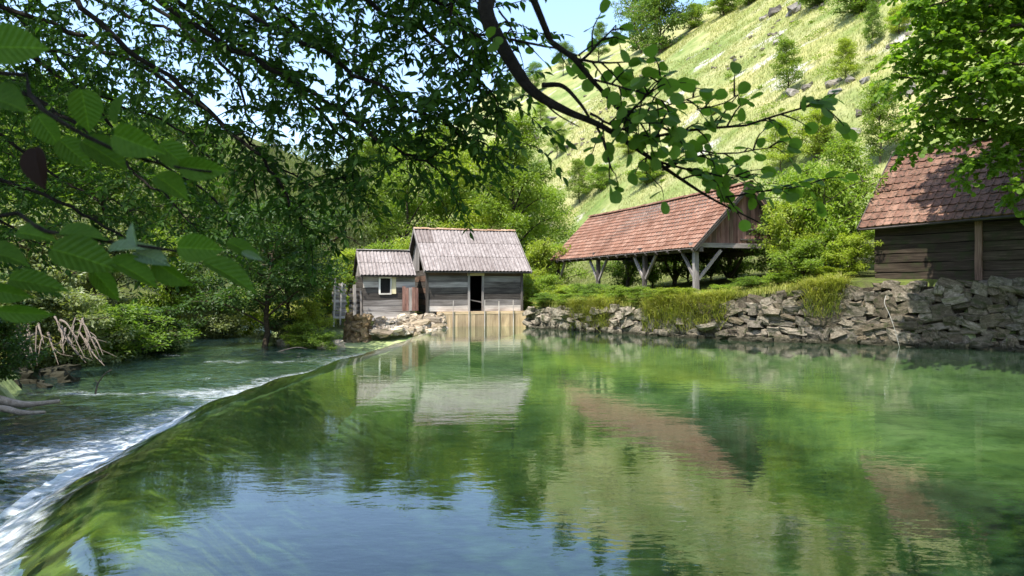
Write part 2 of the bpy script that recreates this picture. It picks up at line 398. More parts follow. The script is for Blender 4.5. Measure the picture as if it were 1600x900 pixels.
def ground_z(x, y):
    x = np.asarray(x, float); y = np.asarray(y, float)
    xw, xr, xl, xi = XW(y), XR(y), XL(y), XI(y)
    nz = fbm(x * .35, y * .35, 3)
    nf = fbm(x * 1.3, y * 1.3, 9)
    # bed of the pond
    s = x - xw; r = xr - x
    bed = -.38 - 1.75 * sstep(0, 4.6, s) * sstep(-.5, 8, r) * (.22 + .78 * sstep(23, 12, y) * sstep(8.5, 2.0, x)) - .3 * sstep(.1, 1.5, r) - .15 * nz
    bed = np.where(s < .4, np.minimum(bed, -.16), bed)
    # below the weir
    low = -.98 + .10 * nz + .06 * nf
    # right bank
    rb = wall_top(x) + .05 + .06 * nf + np.clip((x - xr) * .055, 0, .5)
    # left bank
    lb = -.5 + .62 * np.clip(xl - x, 0, 3.2) ** .8 + .42 * np.clip(xl - 5 - x, 0, 90) + .25 * nz
    lb = np.where(lb > 22, 22 + 8 * (1 - np.exp(-(lb - 22) / 8)), lb)
    # mill island and the valley behind it
    isl = np.minimum(-.75 + 1.0 * np.clip(x - xi, 0, 1.6) , .35 + .03 * np.clip(y - 34, 0, 60)) + .12 * nz + .05 * nf
    isl = np.where((x > -9.5) & (y < 35.2), np.minimum(isl, np.interp(y, [29.0, 31.5, 33.8, 35.0], [-.95, -.70, -.42, .32])), isl)
    isl = np.where(y > 34, np.maximum(isl, isl + .035 * np.clip(y - 40, 0, 50)), isl)
    z = np.where(x > xr + .5, rb, np.where(x > xw - .35, bed, low))
    z = np.where(x < xl, lb, z)
    # behind the pond
    back = np.where(x < xl, lb, np.where(x < xi, low, isl))
    wb = np.where(y > 44, .3 + (y - 44) * .12, .3)
    right_back = rb * sstep(-wb + .6, 2.2 + wb, x) + isl * (1 - sstep(-wb + .6, 2.2 + wb, x))
    back = np.where(x > -wb + .6, right_back, back)
    mill_line = 36.2 + (x + 4) * .33
    behind = (y > mill_line) | ((y > 33.0) & (x < -3.5)) | ((y > 29.3) & (x < xw - .8) )
    z = np.where(behind & ((x < 3.0) | (y > 40)), back, z)
    z = np.where((y > 37) & (y <= 40) & (x >= 3.0), rb, z)
    # camera bank
    cb = .28 + .05 * nf
    z = np.where((y < 3.0) & (x > -6.6), np.minimum(cb, -1.2 + (3.0 - y) * 3.2), z)
    # hills
    hf = hill_f(hill_t(x, y)); z = z + hf + sstep(1, 20, hf) * (1.1 * fbm(x * .06, y * .06, 21) + .35 * fbm(x * .3, y * .3, 5))
    far = np.clip(y - 75, 0, 150) * .16 * sstep(60, -60, x - .1 * y); z = z + far
    return z

def axis(segs):
    out = []
    for a, b, st in segs: out += list(np.arange(a, b, st))
    return np.array(out + [segs[-1][1]])
gx = axis([(-260, -60, 10), (-60, -20, 2), (-20, 24, .3), (24, 60, 1.2), (60, 320, 6)])
gy = axis([(-40, 0, 4), (0, 46, .3), (46, 80, 1.0), (80, 420, 5)])
GX, GY = np.meshgrid(gx, gy)
GZ = ground_z(GX, GY)
gmb = MB(); nx, ny = len(gx), len(gy)
ii = (np.arange(ny - 1)[:, None] * nx + np.arange(nx - 1)[None, :])
gmb.add(np.stack((GX, GY, GZ), -1).reshape(-1, 3), Q=np.stack((ii, ii + 1, ii + nx + 1, ii + nx), -1).reshape(-1, 4))

def ground_mat():
    m, nt, out = new_mat('ground')
    g = N(nt, 'ShaderNodeNewGeometry'); pos = g.outputs['Position']
    sx = N(nt, 'ShaderNodeSeparateXYZ'); nt.links.new(pos, sx.inputs[0])
    at = N(nt, 'ShaderNodeAttribute', attribute_name='zone')
    sz = N(nt, 'ShaderNodeSeparateColor'); nt.links.new(at.outputs['Color'], sz.inputs[0])
    n1 = noise(nt, pos, .16, 6, .6); n2 = noise(nt, pos, 1.1, 6, .65); n3 = noise(nt, pos, 6, 6, .7)
    # hill meadow: straw, olive and green
    c = ramp(nt, n1.outputs[0], [(.3, (.14, .18, .05)), (.5, (.225, .235, .095)), (.7, (.31, .29, .15))]).outputs[0]
    c2 = ramp(nt, n2.outputs[0], [(.3, (.55, .62, .5)), (.5, (1, 1, 1)), (.72, (1.18, 1.12, 1.05))]).outputs[0]
    c = mixc(nt, .9, c, c2, 'MULTIPLY')
    n0 = noise(nt, pos, .045, 4, .6, .8); c = mixc(nt, .9, c, ramp(nt, n0.outputs[0], [(.35, (.62, .78, .6)), (.5, (1, 1, 1)), (.65, (1.2, 1.1, 1.05))]).outputs[0], 'MULTIPLY')
    # bare limestone rubble where it breaks through
    nr = noise(nt, mapping(nt, pos, (.09, .12, .16)), 1.0, 7, .62); rk = ramp(nt, nr.outputs[0], [(.595, (0, 0, 0)), (.66, (1, 1, 1))])
    rc = ramp(nt, n3.outputs[0], [(.3, (.2, .19, .17)), (.6, (.46, .43, .40))]).outputs[0]
    c = mixc(nt, rk.outputs[0], c, rc)
    # shady bank soil and turf
    soil = ramp(nt, n2.outputs[0], [(.35, (.05, .045, .025)), (.55, (.075, .095, .022)), (.7, (.13, .15, .035))]).outputs[0]
    c = mixc(nt, sz.outputs[1], c, soil)
    # river bed: lime mud, algae and stones
    b1 = noise(nt, pos, .55, 5, .6, .6); b2 = noise(nt, pos, 3.2, 5, .7)
    bed = ramp(nt, b1.outputs[0], [(.3, (.10, .15, .05)), (.5, (.24, .29, .12)), (.68, (.40, .42, .22))]).outputs[0]
    bed2 = ramp(nt, b2.outputs[0], [(.32, (.45, .5, .42)), (.5, (1, 1, 1)), (.7, (1.15, 1.12, 1.0))]).outputs[0]
    bed = mixc(nt, .85, bed, bed2, 'MULTIPLY')
    bed = mixc(nt, sz.outputs[2], bed, mixc(nt, .6, (.028, .045, .02), bed2, 'MULTIPLY'))      # bed colour darkens with depth, standing in for light absorbed by the water
    c = mixc(nt, sz.outputs[0], c, bed)
    hb = mixc(nt, .5, n3.outputs[0], n2.outputs[0])
    principled(nt, out, c, .95, .1, hb, .8, .12); return m
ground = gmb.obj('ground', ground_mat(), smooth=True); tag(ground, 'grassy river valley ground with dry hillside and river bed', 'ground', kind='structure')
zone = np.zeros((ny * nx, 4), np.float32); zone[:, 3] = 1
zone[:, 0] = (sstep(-.05, -.2, GZ) * (np.abs(GX - 8) < 30) * (GY < 60)).ravel()
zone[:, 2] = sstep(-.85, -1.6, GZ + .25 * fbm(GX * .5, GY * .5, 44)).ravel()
zone[:, 1] = np.maximum(1 - sstep(1.0, 5.0, hill_f(hill_t(GX, GY))), 0).ravel()
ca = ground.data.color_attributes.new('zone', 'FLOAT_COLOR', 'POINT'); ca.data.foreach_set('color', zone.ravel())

# ------------------------------------------------------------------ water
def water_mat(name, milk, milk_fac, tint, bumps, foam=False, ior=1.36):
    m, nt, out = new_mat(name)
    g = N(nt, 'ShaderNodeNewGeometry'); pos = g.outputs['Position']
    hsum = None
    for (sc, amp, det) in bumps:
        n = noise(nt, mapping(nt, pos, sc), 1.0, det, .5, .3)
        ml = N(nt, 'ShaderNodeMath', operation='MULTIPLY', i_1=amp); nt.links.new(n.outputs[0], ml.inputs[0])
        if hsum is None: hsum = ml.outputs[0]
        else:
            a = N(nt, 'ShaderNodeMath', operation='ADD'); nt.links.new(hsum, a.inputs[0]); nt.links.new(ml.outputs[0], a.inputs[1]); hsum = a.outputs[0]
    b = N(nt, 'ShaderNodeBump'); b.inputs['Strength'].default_value = 1.0; b.inputs['Distance'].default_value = 1.0
    nt.links.new(hsum, b.inputs['Height'])
    fr = N(nt, 'ShaderNodeFresnel'); fr.inputs['IOR'].default_value = ior; nt.links.new(b.outputs[0], fr.inputs['Normal'])
    gl = N(nt, 'ShaderNodeBsdfGlossy'); gl.inputs['Roughness'].default_value = .012; nt.links.new(b.outputs[0], gl.inputs['Normal'])
    gl.inputs['Color'].default_value = (.97, .99, 1, 1)
    tr = N(nt, 'ShaderNodeBsdfTransparent'); tr.inputs['Color'].default_value = (*tint, 1)
    df = N(nt, 'ShaderNodeBsdfDiffuse')
    n = noise(nt, pos, .22, 4); mc = ramp(nt, n.outputs[0], [(.35, tuple(x * .75 for x in milk)), (.65, tuple(x * 1.2 for x in milk))]); nt.links.new(mc.outputs[0], df.inputs[0])
    body = N(nt, 'ShaderNodeMixShader'); body.inputs[0].default_value = milk_fac
    nt.links.new(tr.outputs[0], body.inputs[1]); nt.links.new(df.outputs[0], body.inputs[2])
    mx = N(nt, 'ShaderNodeMixShader'); nt.links.new(fr.outputs[0], mx.inputs[0]); nt.links.new(body.outputs[0], mx.inputs[1]); nt.links.new(gl.outputs[0], mx.inputs[2])
    last = mx.outputs[0]
    if foam:
        at = N(nt, 'ShaderNodeAttribute', attribute_name='foam')
        uvn = N(nt, 'ShaderNodeAttribute', attribute_name='flow')
        f1 = noise(nt, mapping(nt, uvn.outputs['Vector'], (3.0, 9, 1)), 1.0, 7, .72, .5); f2 = noise(nt, pos, 26, 4, .7)
        s1 = N(nt, 'ShaderNodeMath', operation='MULTIPLY_ADD', i_1=.75); nt.links.new(f1.outputs[0], s1.inputs[0])
        s2 = N(nt, 'ShaderNodeMath', operation='MULTIPLY', i_1=.25); nt.links.new(f2.outputs[0], s2.inputs[0]); nt.links.new(s2.outputs[0], s1.inputs[2])
        s3 = N(nt, 'ShaderNodeMath', operation='ADD'); nt.links.new(s1.outputs[0], s3.inputs[0]); nt.links.new(at.outputs['Fac'], s3.inputs[1])
        mk = ramp(nt, s3.outputs[0], [(.80, (0, 0, 0)), (1.0, (.6, .6, .6))])
        mr = N(nt, 'ShaderNodeMapRange'); mr.inputs[1].default_value = .62; mr.inputs[2].default_value = 1.12; mr.inputs[3].default_value = 0; mr.inputs[4].default_value = .95
        nt.links.new(s3.outputs[0], mr.inputs[0])
        fd = N(nt, 'ShaderNodeBsdfDiffuse'); fd.inputs[0].default_value = (.78, .82, .86, 1)
        fb = N(nt, 'ShaderNodeBump'); fb.inputs['Strength'].default_value = .7; fb.inputs['Distance'].default_value = .03
        nt.links.new(s3.outputs[0], fb.inputs['Height']); nt.links.new(fb.outputs[0], fd.inputs['Normal'])
        m2 = N(nt, 'ShaderNodeMixShader'); nt.links.new(mr.outputs[0], m2.inputs[0]); nt.links.new(last, m2.inputs[1]); nt.links.new(fd.outputs[0], m2.inputs[2])
        last = m2.outputs[0]
    nt.links.new(last, out.inputs[0]); return m

PONDB = [((.8, 1.8, 1), .0038, 2), ((3.0, 6.0, 1), .0017, 2), ((10, 16, 1), .0006, 2)]
PONDC = ((.16, .34, .17), .065, (.53, .69, .52))
M['pond'] = water_mat('pond_water', *PONDC, PONDB, ior=1.6)
M['spill'] = water_mat('spill_water', *PONDC, PONDB, True, ior=1.6)
M['lower'] = water_mat('lower_water', (.03, .07, .07), .2, (.42, .52, .46), [((1.6, 2.4, 1), .11, 3), ((6, 9, 1), .028, 3)], True)

def water_sheet(name, rows, xa, xb, cols, zfun, mat, label, foamfun=None):
    u = np.linspace(0, 1, cols); Y = np.repeat(rows[:, None], cols, 1)
    A = xa(rows)[:, None]; B = xb(rows)[:, None]; X = A + (B - A) * u[None, :]
    Z = zfun(X, Y); mb = MB(); nr = len(rows)
    i = np.arange(nr - 1)[:, None] * cols + np.arange(cols - 1)[None, :]
    mb.add(np.stack((X, Y, Z), -1).reshape(-1, 3), Q=np.stack((i, i + 1, i + cols + 1, i + cols), -1).reshape(-1, 4))
    o = mb.obj(name, mat, smooth=True); tag(o, label, 'water', kind='structure')
    if foamfun is not None:
        fa = o.data.attributes.new('foam', 'FLOAT', 'POINT'); fa.data.foreach_set('value', foamfun(X, Y, Z).astype(np.float32).ravel())
        fl = np.stack((X - XW(Y), Y, Z), -1).astype(np.float32).reshape(-1, 3)
        ft = o.data.attributes.new('flow', 'FLOAT_VECTOR', 'POINT'); ft.data.foreach_set('vector', fl.ravel())
    return o

DROP = 1.2          # width of the spill
def spill_z(X, Y):
    s = X - XW(Y)
    lip = XW(Y) * 0 + .30 * fbm(Y * .45, Y * 0, 31) + .12 * fbm(Y * 1.7, Y * 0, 33)
    lip = lip * (.3 + .7 * sstep(6, 11, Y))
    t = np.clip((-(s + lip)) / DROP, -1, 1.3)
    z = np.where(t < 0, -.035 * (1 - np.clip(-t * 2.2, 0, 1)) ** 2, -.035 - (-.035 - ZLOW) * np.clip(t, 0, 1) ** 1.35 * (2 - np.clip(t, 0, 1)) ** .55)
    z = np.where(t < 0, z, z + .035 * 0)
    rough = sstep(.1, .8, t)
    z = z + rough * (.06 * fbm(X * 2.2, Y * 1.8, 41) + .05 * fbm(X * 6, Y * 5, 43))
    return z
def low_z(X, Y):
    s = XW(Y) - X
    amp = .5 + 1.0 * np.exp(-np.maximum(s - DROP, 0) / 2.5)
    return ZLOW + amp * (.045 * fbm(X * 1.4, Y * 1.2, 51) + .03 * fbm(X * 4.5, Y * 4, 53))
def spill_foam(X, Y, Z):
    t = (XW(Y) - X) / DROP
    f = -.22 + .60 * sstep(.0, .7, t) + .16 * fbm(Y * .7, X * .6, 61)
    return f + .05 - .12 * sstep(10, 6.5, Y) - .12 * sstep(11.5, 7.5, Y) * (1 - sstep(.3, .8, t)) + .05 * sstep(14, 18, Y)
def low_foam(X, Y, Z):
    s = XW(Y) - X - DROP
    f = -.20 + (.46 - .08 * sstep(9, 6, Y)) * np.exp(-np.maximum(s, 0) / 1.4) + .32 * fbm(X * .45, Y * .22, 63)
    for (cx, cy, rx, ry, a) in ((-11.0, 25.0, 3.2, 1.1, .52), (-12.6, 27.5, 2.2, .8, .4), (-9.6, 17.5, 2.2, .9, .52), (-8.5, 14.2, 2.4, 1.4, .42), (-7.5, 11.0, 1.6, 1.6, .4), (-8.4, 20.5, 2.2, .8, .4), (-9.5, 22.5, 2.0, .7, .35)):
        f = f + a * .8 * (.75 + .8 * fbm(X * .9, Y * .7, 67)) * np.exp(-((X - cx) / rx) ** 2 - ((Y - cy) / ry) ** 2)
    return f

rows = axis([(2.2, 12, .09), (12, 37.4, .16)])
pond_rows = rows[rows < 36.6]
water_sheet('pond', pond_rows, lambda y: XW(y) + .62, lambda y: XR(y) + .5, 60, lambda X, Y: 0 * X, M['pond'],
            'still green mill pond reflecting the buildings and trees')
sp_rows = rows[rows < 33.4]
water_sheet('weir_spill', sp_rows, lambda y: XW(y) - DROP - .15, lambda y: XW(y) + .62, 46, spill_z, M['spill'],
            'white water spilling over the long curved weir', spill_foam)
lo_rows = axis([(2.2, 54, .2)])
water_sheet('lower_river', lo_rows, lambda y: XL(y) - .8, lambda y: np.where(y < 29, XW(y) - DROP + .1, np.maximum(XI(y) + .5, XL(y) + .2)), 70, low_z, M['lower'],
            'shaded blue river with white ripples below the weir', low_foam)

# stone sill of the weir under the water
wy = axis([(2.2, 33.2, .35)])
prof = [(1.6, -1.3), (.9, -.62), (.35, -.30), (-.05, -.26), (-.45, -.44), (-1.0, -.76), (-1.7, -1.05)]
wv = []
for y in wy:
    for k, (s, z) in enumerate(prof):
        wv.append((XW(y) + s, y, z + .04 * float(fbm(np.array(s * 2.0), np.array(y * 1.3), 71))))
npf = len(prof); i = np.arange(len(wy) - 1)[:, None] * npf + np.arange(npf - 1)[None, :]
M['weir'] = stone_mat('weir_algae', (.10, .115, .025), (.22, .22, .055), (.36, .33, .11), (.14, .18, .03), 2.2, .5)
weir = MB().add(wv, Q=np.stack((i, i + npf, i + npf + 1, i + 1), -1).reshape(-1, 4)).obj('weir', M['weir'], smooth=True)
tag(weir, 'long low weir with algae covered stone sill under the spill', 'weir')

# ------------------------------------------------------------------ stones
def stone_mesh(seed, mat, blocky=.55):
    rs = np.random.default_rng(seed); V = []; idx = {}
    for x in (-1, 0, 1):
        for y in (-1, 0, 1):
            for z in (-1, 0, 1):
                if x == y == z == 0: continue
                idx[(x, y, z)] = len(V); p = np.array((x, y, z), float)
                p = p * (blocky + (1 - blocky) / np.linalg.norm(p)) * .5
                V.append(p * (1 + rs.uniform(-.24, .16)) + rs.uniform(-.075, .075, 3))
    Q = []
    for ax in range(3):
        o1, o2 = [(1, 2), (2, 0), (0, 1)][ax]
        for sgn in (-1, 1):
            for a in (-1, 0):
                for b in (-1, 0):
                    q = []
                    for (da, db) in ((0, 0), (1, 0), (1, 1), (0, 1)):
                        p = [0, 0, 0]; p[ax] = sgn; p[o1] = a + da; p[o2] = b + db; q.append(idx[tuple(p)])
                    Q.append(q if sgn > 0 else q[::-1])
    me = MB().add(V, Q=Q).mesh('stone', mat, False)
    return me, np.array(V), np.array(Q)
def mesh_arrays_world(me, Mx):
    n = len(me.vertices); co = np.empty(n * 3); me.vertices.foreach_get('co', co)
    A = np.array(Mx); return co.reshape(-1, 3) @ A[:3, :3].T + A[:3, 3]
WALL_ST = [stone_mesh(100 + k, M['rock_wall'], .86) for k in range(9)]
PALE_ST = [stone_mesh(130 + k, M['rock_pale'], .55) for k in range(6)]
BROWN_ST = [stone_mesh(150 + k, M['rock_brown'], .6) for k in range(6)]
HILL_ST = [stone_mesh(170 + k, M['rock_hill'], .5) for k in range(7)]

# retaining wall along the right bank: core + stones
wall = thing('stone_retaining_wall', 'dry stone wall of grey and tan stones holding the right bank', 'stone wall', (8, 28, 0))
wl_y = np.linspace(36.2, 17.5, 160); wl_x = XR(wl_y)
seg = np.hypot(np.diff(wl_x), np.diff(wl_y)); arc = np.concatenate(([0], np.cumsum(seg)))
def wall_at(s):
    x = np.interp(s, arc, wl_x); y = np.interp(s, arc, wl_y); x2 = np.interp(s + .1, arc, wl_x); y2 = np.interp(s + .1, arc, wl_y)
    t = nrm(np.array((x2 - x, y2 - y))); return x, y, t
cv = []; cs = np.linspace(0, arc[-1] - .2, 90)
for s in cs:
    x, y, t = wall_at(s); n = np.array((-t[1], t[0])); n = n if n[1] > 0 else -n   # into the bank
    top = float(wall_top(x)) - .05
    for (off, z) in ((.10, -1.6), (.12, -.3), (.30, top - .05), (1.0, top)): cv.append((x + n[0] * off - 8, y + n[1] * off - 28, z))
i = np.arange(len(cs) - 1)[:, None] * 4 + np.arange(3)[None, :]
MB().add(cv, Q=np.stack((i, i + 4, i + 5, i + 1), -1).reshape(-1, 4)).obj('wall_core', M['core'], wall)
stones = []
rw = random.Random(5)
z = -.32; row = 0
while z < 2.1:
    h0 = rw.uniform(.19, .33); s = rw.uniform(0, .3)
    while s < arc[-1] - .5:
        w = rw.choice((.2, .26, .32, .38, .46, .58)) * rw.uniform(.85, 1.15)
        x, y, t = wall_at(s + w / 2); top = float(wall_top(x)) + .04
        n = np.array((-t[1], t[0])); n = n if n[1] > 0 else -n
        zz = z + h0 / 2 + rw.uniform(-.10, .10) + .09 * math.sin(s * .9 + row * .5)
        if zz + h0 / 2 < top + .10 and x < .71 * y + .6:
            off = .06 + .1 * max(zz, 0) / 2 + rw.uniform(-.07, .07)
            if x < 8 and rw.random() < .25: off -= rw.uniform(.05, .28)
            d = .34 * rw.uniform(.8, 1.2)
            Mx = Matrix.Translation((x + n[0] * off - 8, y + n[1] * off - 28, zz)) @ frame_quat((t[0], t[1], rw.uniform(-.38, .38)), (rw.uniform(-.3, .3), rw.uniform(-.3, .3), 1)).to_4x4() @ Matrix.Diagonal((w * rw.uniform(1.0, 1.3), d, h0 * rw.uniform(.8, 1.5), 1))
            stones.append((math.hypot(x, y), Mx, rw.randrange(9)))
        s += w * .98
    z += h0 * .93; row += 1
# fallen stones at the foot
for k in range(46):
    s = rw.uniform(1.0, arc[-1] - 4); x, y, t = wall_at(s); n = np.array((-t[1], t[0])); n = n if n[1] > 0 else -n
    w = rw.uniform(.16, .42); off = -rw.uniform(.05, .45)
    Mx = Matrix.Translation((x + n[0] * off - 8, y + n[1] * off - 28, rw.uniform(-.12, .06))) @ Matrix.Rotation(rw.uniform(0, 6), 4, 'Z') @ Matrix.Diagonal((w * 1.2, w, w * .7, 1))
    stones.append((math.hypot(x, y), Mx, rw.randrange(9)))
stones.sort(key=lambda a: a[0])
rest = MB()
for k, (d, Mx, v) in enumerate(stones):
    me, V, Q = WALL_ST[v]
    if k < 300: place_m('stone', me, wall, Mx)
    else:
        A = np.array(Mx); rest.add(V @ A[:3, :3].T + A[:3, 3], Q=Q)
if rest.n: tag(rest.obj('far_stones', M['rock_wall'], wall), kind='stuff')

# ------------------------------------------------------------------ roof pieces
def tile_mesh(w, l, mat, name='tile'):
    """clay tile: X across, Y up the slope, Z out; gently curved with a raised edge and a thick front lip"""
    prof = [(-.5, .022), (-.40, .030), (-.30, .004), (0, -.004), (.32, .004), (.5, .016)]
    V = []; Q = []; n = len(prof)
    for (yy, dz) in ((0, 0), (l, 0)):
        for (u, zz) in prof: V.append((u * w, yy, zz + dz))
    for (u, zz) in prof: V.append((u * w, .006, zz - .06))
    for k in range(n - 1):
        Q.append((k, k + 1, n + k + 1, n + k)); Q.append((2 * n + k, 2 * n + k + 1, k + 1, k))
    me = MB().add(V, Q=Q).mesh(name, mat); return me, np.array(V), np.array(Q)
def sheet_mesh(w, l, waves, mat):
    n = waves * 3 + 1; V = []; Q = []
    for (yy) in (0, l):
        for k in range(n): V.append(((k / (n - 1) - .5) * w, yy, .026 * math.sin(k / (n - 1) * waves * 2 * math.pi)))
    for k in range(n): V.append((V[k][0], .003, V[k][2] - .014))
    for k in range(n - 1):
        Q.append((k, k + 1, n + k + 1, n + k)); Q.append((2 * n + k, 2 * n + k + 1, k + 1, k))
    return MB().add(V, Q=Q).mesh('sheet', mat)
def slope_matrix(x, y, z, ang, back=False):
    """X along the eave, Y up the slope"""
    sx = -1 if back else 1
    ex = Vector((sx, 0, 0)); ey = Vector((0, sx * math.cos(ang), math.sin(ang))); ez = ex.cross(ey)
    Mx = Matrix((ex, ey, ez)).transposed().to_4x4(); Mx.translation = (x, y, z); return Mx
def ridge_cap_mesh(l, mat, r=.11):
    V = []; Q = []
    for i, x in enumerate((0, l)):
        rr = r * (1.0 if i == 0 else .9)
        for k in range(6):
            a = math.pi * k / 5; V.append((x, math.cos(a) * rr, math.sin(a) * rr * .8))
    for k in range(5): Q.append((k, k + 1, 7 + k, 6 + k))
    return MB().add(V, Q=Q).mesh('ridge_cap', mat)
def slab(name, parent, mat, pts, th):
    """quad sheet with thickness th downwards"""
    P = np.array(pts, float); n = nrm(np.cross(P[1] - P[0], P[2] - P[0])); V = np.concatenate((P, P - n * th))
    Q = [(0, 1, 2, 3), (7, 6, 5, 4)] + [(k, k + 4, (k + 1) % 4 + 4, (k + 1) % 4) for k in range(4)]
    return MB().add(V, Q=Q).obj(name, mat, parent)

rb = random.Random(21)
# ------------------------------------------------------------------ the watermill
TH = R(18.6)
mill = thing('watermill', 'larger grey plank watermill with dark open doorway on a tan timber base', 'watermill', (-4.13, 36.0, 0), TH)
LEN, DEP, ZB, ZT = 4.85, 4.6, .74, 2.80
rowmats = ['wood_pale', 'wood_grey', 'wood_dark', 'wood_dark', 'wood_grey', 'wood_grey', 'wood_brown']
nr_ = 7; rh = (ZT - ZB) / nr_
for k in range(nr_):
    zc = ZB + rh * (k + .5); j = lambda: rb.uniform(-.01, .01)
    mt = M[rowmats[k]]
    board('plank', mill, mt, (0, j(), zc), (2.06, j(), zc + j()), .07, rh * .965, jit=.006)
    board('plank', mill, M[rowmats[k] if k else 'wood_pale'] if k != 4 else M['wood_dark'], (2.82, j(), zc), (LEN, j(), zc + j()), .07, rh * .965, jit=.006)
    board('plank', mill, M['wood_grey' if k % 3 else 'wood_dark'], (LEN - .04, .06, zc + j()), (LEN - .04, DEP, zc + j()), .07, rh * .965, jit=.006)
    board('plank', mill, M['wood_brown' if k % 2 else 'wood_dark'], (.04, .06, zc + j()), (.04, DEP, zc + j()), .07, rh * .965, jit=.006)
    board('plank', mill, M['wood_dark'], (0, DEP, zc), (LEN, DEP, zc), .07, rh * .97, jit=.004)
dr = board('door_frame', mill, M['wood_grey'], (2.08, -.03, ZB), (2.08, -.03, ZT - .1), .1, .1)
board('door_frame', mill, M['wood_grey'], (2.80, -.03, ZB), (2.80, -.03, ZT - .1), .1, .1)
board('door_lintel', mill, M['wood_tan'], (2.0, -.03, 2.58), (2.88, -.03, 2.58), .1, .13)
board('wall_plate', mill, M['wood_brown'], (-.15, -.02, ZT + .02), (LEN + .2, -.02, ZT + .02), .14, .12)
board('corner_post', mill, M['wood_dark'], (LEN + .02, -.02, ZB), (LEN + .02, -.02, ZT - .05), .12, .12)
board('corner_post', mill, M['wood_dark'], (-.03, -.02, ZB - .2), (-.03, -.02, ZT - .05), .13, .13)
slab('floor', mill, M['wood_dark'], [(0, 0, ZB), (LEN, 0, ZB), (LEN, DEP, ZB), (0, DEP, ZB)], .08)
board('door_bar', mill, M['wood_grey'], (2.1, .03, 1.32), (2.8, .05, 1.18), .05, .05)
# timber base in the water
for k in range(10):
    x0 = .55 + k * .447
    board('base_plank', mill, M['wood_tan'], (x0 + .22, -.23 + rb.uniform(-.006, .006), -.5), (x0 + .22, -.22, .60 + rb.uniform(-.012, .012)), .07, .444, up=(1, 0, 0), jit=.001)
board('base_cap', mill, M['wood_tan'], (.45, -.13, .665), (LEN + .2, -.13, .67), .27, .13)
slab('base_side', mill, M['rock_pale'].copy() if False else M['wood_tan'], [(LEN + .15, -.2, .6), (LEN + .15, DEP, .6), (LEN + .15, DEP, -.6), (LEN + .15, -.2, -.6)], .08)
for x, zt in ((1.19, 1.28), (2.0, 1.30), (2.8, 1.30), (3.56, 1.26), (4.32, 1.30)):
    board('stake', mill, M['wood_pale'], (x, -.32, -.6), (x + rb.uniform(-.03, .03), -.32, zt), .035, .035, jit=.004)
# gables of upright boards, roof
ang = math.atan2(2.25, 2.7); EY, EZ, RY, RZ = -.4, 2.72, 2.3, 4.97
def roof_z(y, ez=EZ, ey=EY, ry=RY, rz=RZ):
    return ez + (y - ey) * (rz - ez) / (ry - ey) if y <= ry else ez + ((2 * ry - ey) - y) * (rz - ez) / (ry - ey)
for gxx in (.0, LEN):
    for k in range(15):
        y = .1 + k * .305
        if gxx == 0 and y in (0,): continue
        if gxx == 0 and .9 < y < 2.2: continue          # the opening under the gable
        ztop = roof_z(y) - .12
        if ztop > ZT + .1: board('gable_board', mill, M['wood_grey'], (gxx, y, ZT - .02), (gxx, y, ztop), .03, .29, up=(0, 1, 0), jit=.006)
def light_blockers(par, L, D, z0, z1, door=None, m='black'):  # black sheets added inside the walls to stop light through plank gaps
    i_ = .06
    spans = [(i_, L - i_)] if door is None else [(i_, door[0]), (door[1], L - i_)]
    for (a, b) in spans: slab('light_blocker', par, M[m], [(a, i_, z0), (b, i_, z0), (b, i_, z1), (a, i_, z1)], .015)
    slab('light_blocker', par, M[m], [(i_, D - i_, z0), (L - i_, D - i_, z0), (L - i_, D - i_, z1), (i_, D - i_, z1)], .015)
    for xx_ in (i_ + .04, L - i_ - .04): slab('light_blocker', par, M[m], [(xx_, i_, z0), (xx_, D - i_, z0), (xx_, D - i_, z1), (xx_, i_, z1)], .015)
light_blockers(mill, LEN, DEP, ZB, ZT, (2.06, 2.82))
roof = slab('roof', mill, M['wood_dark'], [(-.22, EY + .03, EZ - .05), (5.26, EY + .03, EZ - .05), (5.26, RY, RZ - .05), (-.22, RY, RZ - .05)], .05)
rear = slab('roof', mill, M['wood_dark'], [(5.26, 2 * RY - EY, EZ - .05), (-.22, 2 * RY - EY, EZ - .05), (-.22, RY, RZ - .05), (5.26, RY, RZ - .05)], .05)
SH = sheet_mesh(.93, 1.30, 5, M['sheet'])
for side, par in ((False, roof), (True, rear)):
    for r_ in range(3):
        for c in range(6):
            x = .22 + c * .908; s = r_ * 1.145
            y = EY + s * math.cos(ang); zz = EZ + s * math.sin(ang) + .03 + .004 * c % .012
            if side: y = 2 * RY - y
            Mx = slope_matrix(x + rb.uniform(-.008, .008), y, zz, ang - .016 + rb.uniform(-.004, .004), side)
            place_m('sheet', SH, par, Mx @ Matrix.Rotation(rb.uniform(-.012, .012), 4, 'Z'))
M['ridge_tan'] = tile_mat('ridge_tan', [(.42, .27, .17), (.5, .35, .24), (.36, .22, .14)])
RC = ridge_cap_mesh(.42, M['ridge_tan'])
for k in range(14): place_m('ridge_cap', RC, roof, Matrix.Translation((-.25 + k * .395, RY, RZ + .0 + rb.uniform(-.015, .02))))
board('rake_board', roof, M['wood_grey'], (-.24, EY, EZ - .06), (-.24, RY, RZ - .06), .03, .16, jit=.004)
board('rake_board', roof, M['wood_grey'], (5.28, EY, EZ - .06), (5.28, RY, RZ - .06), .03, .16, jit=.004)
board('rake_board', rear, M['wood_grey'], (-.24, 2 * RY - EY, EZ - .06), (-.24, RY, RZ - .06), .03, .16, jit=.004)

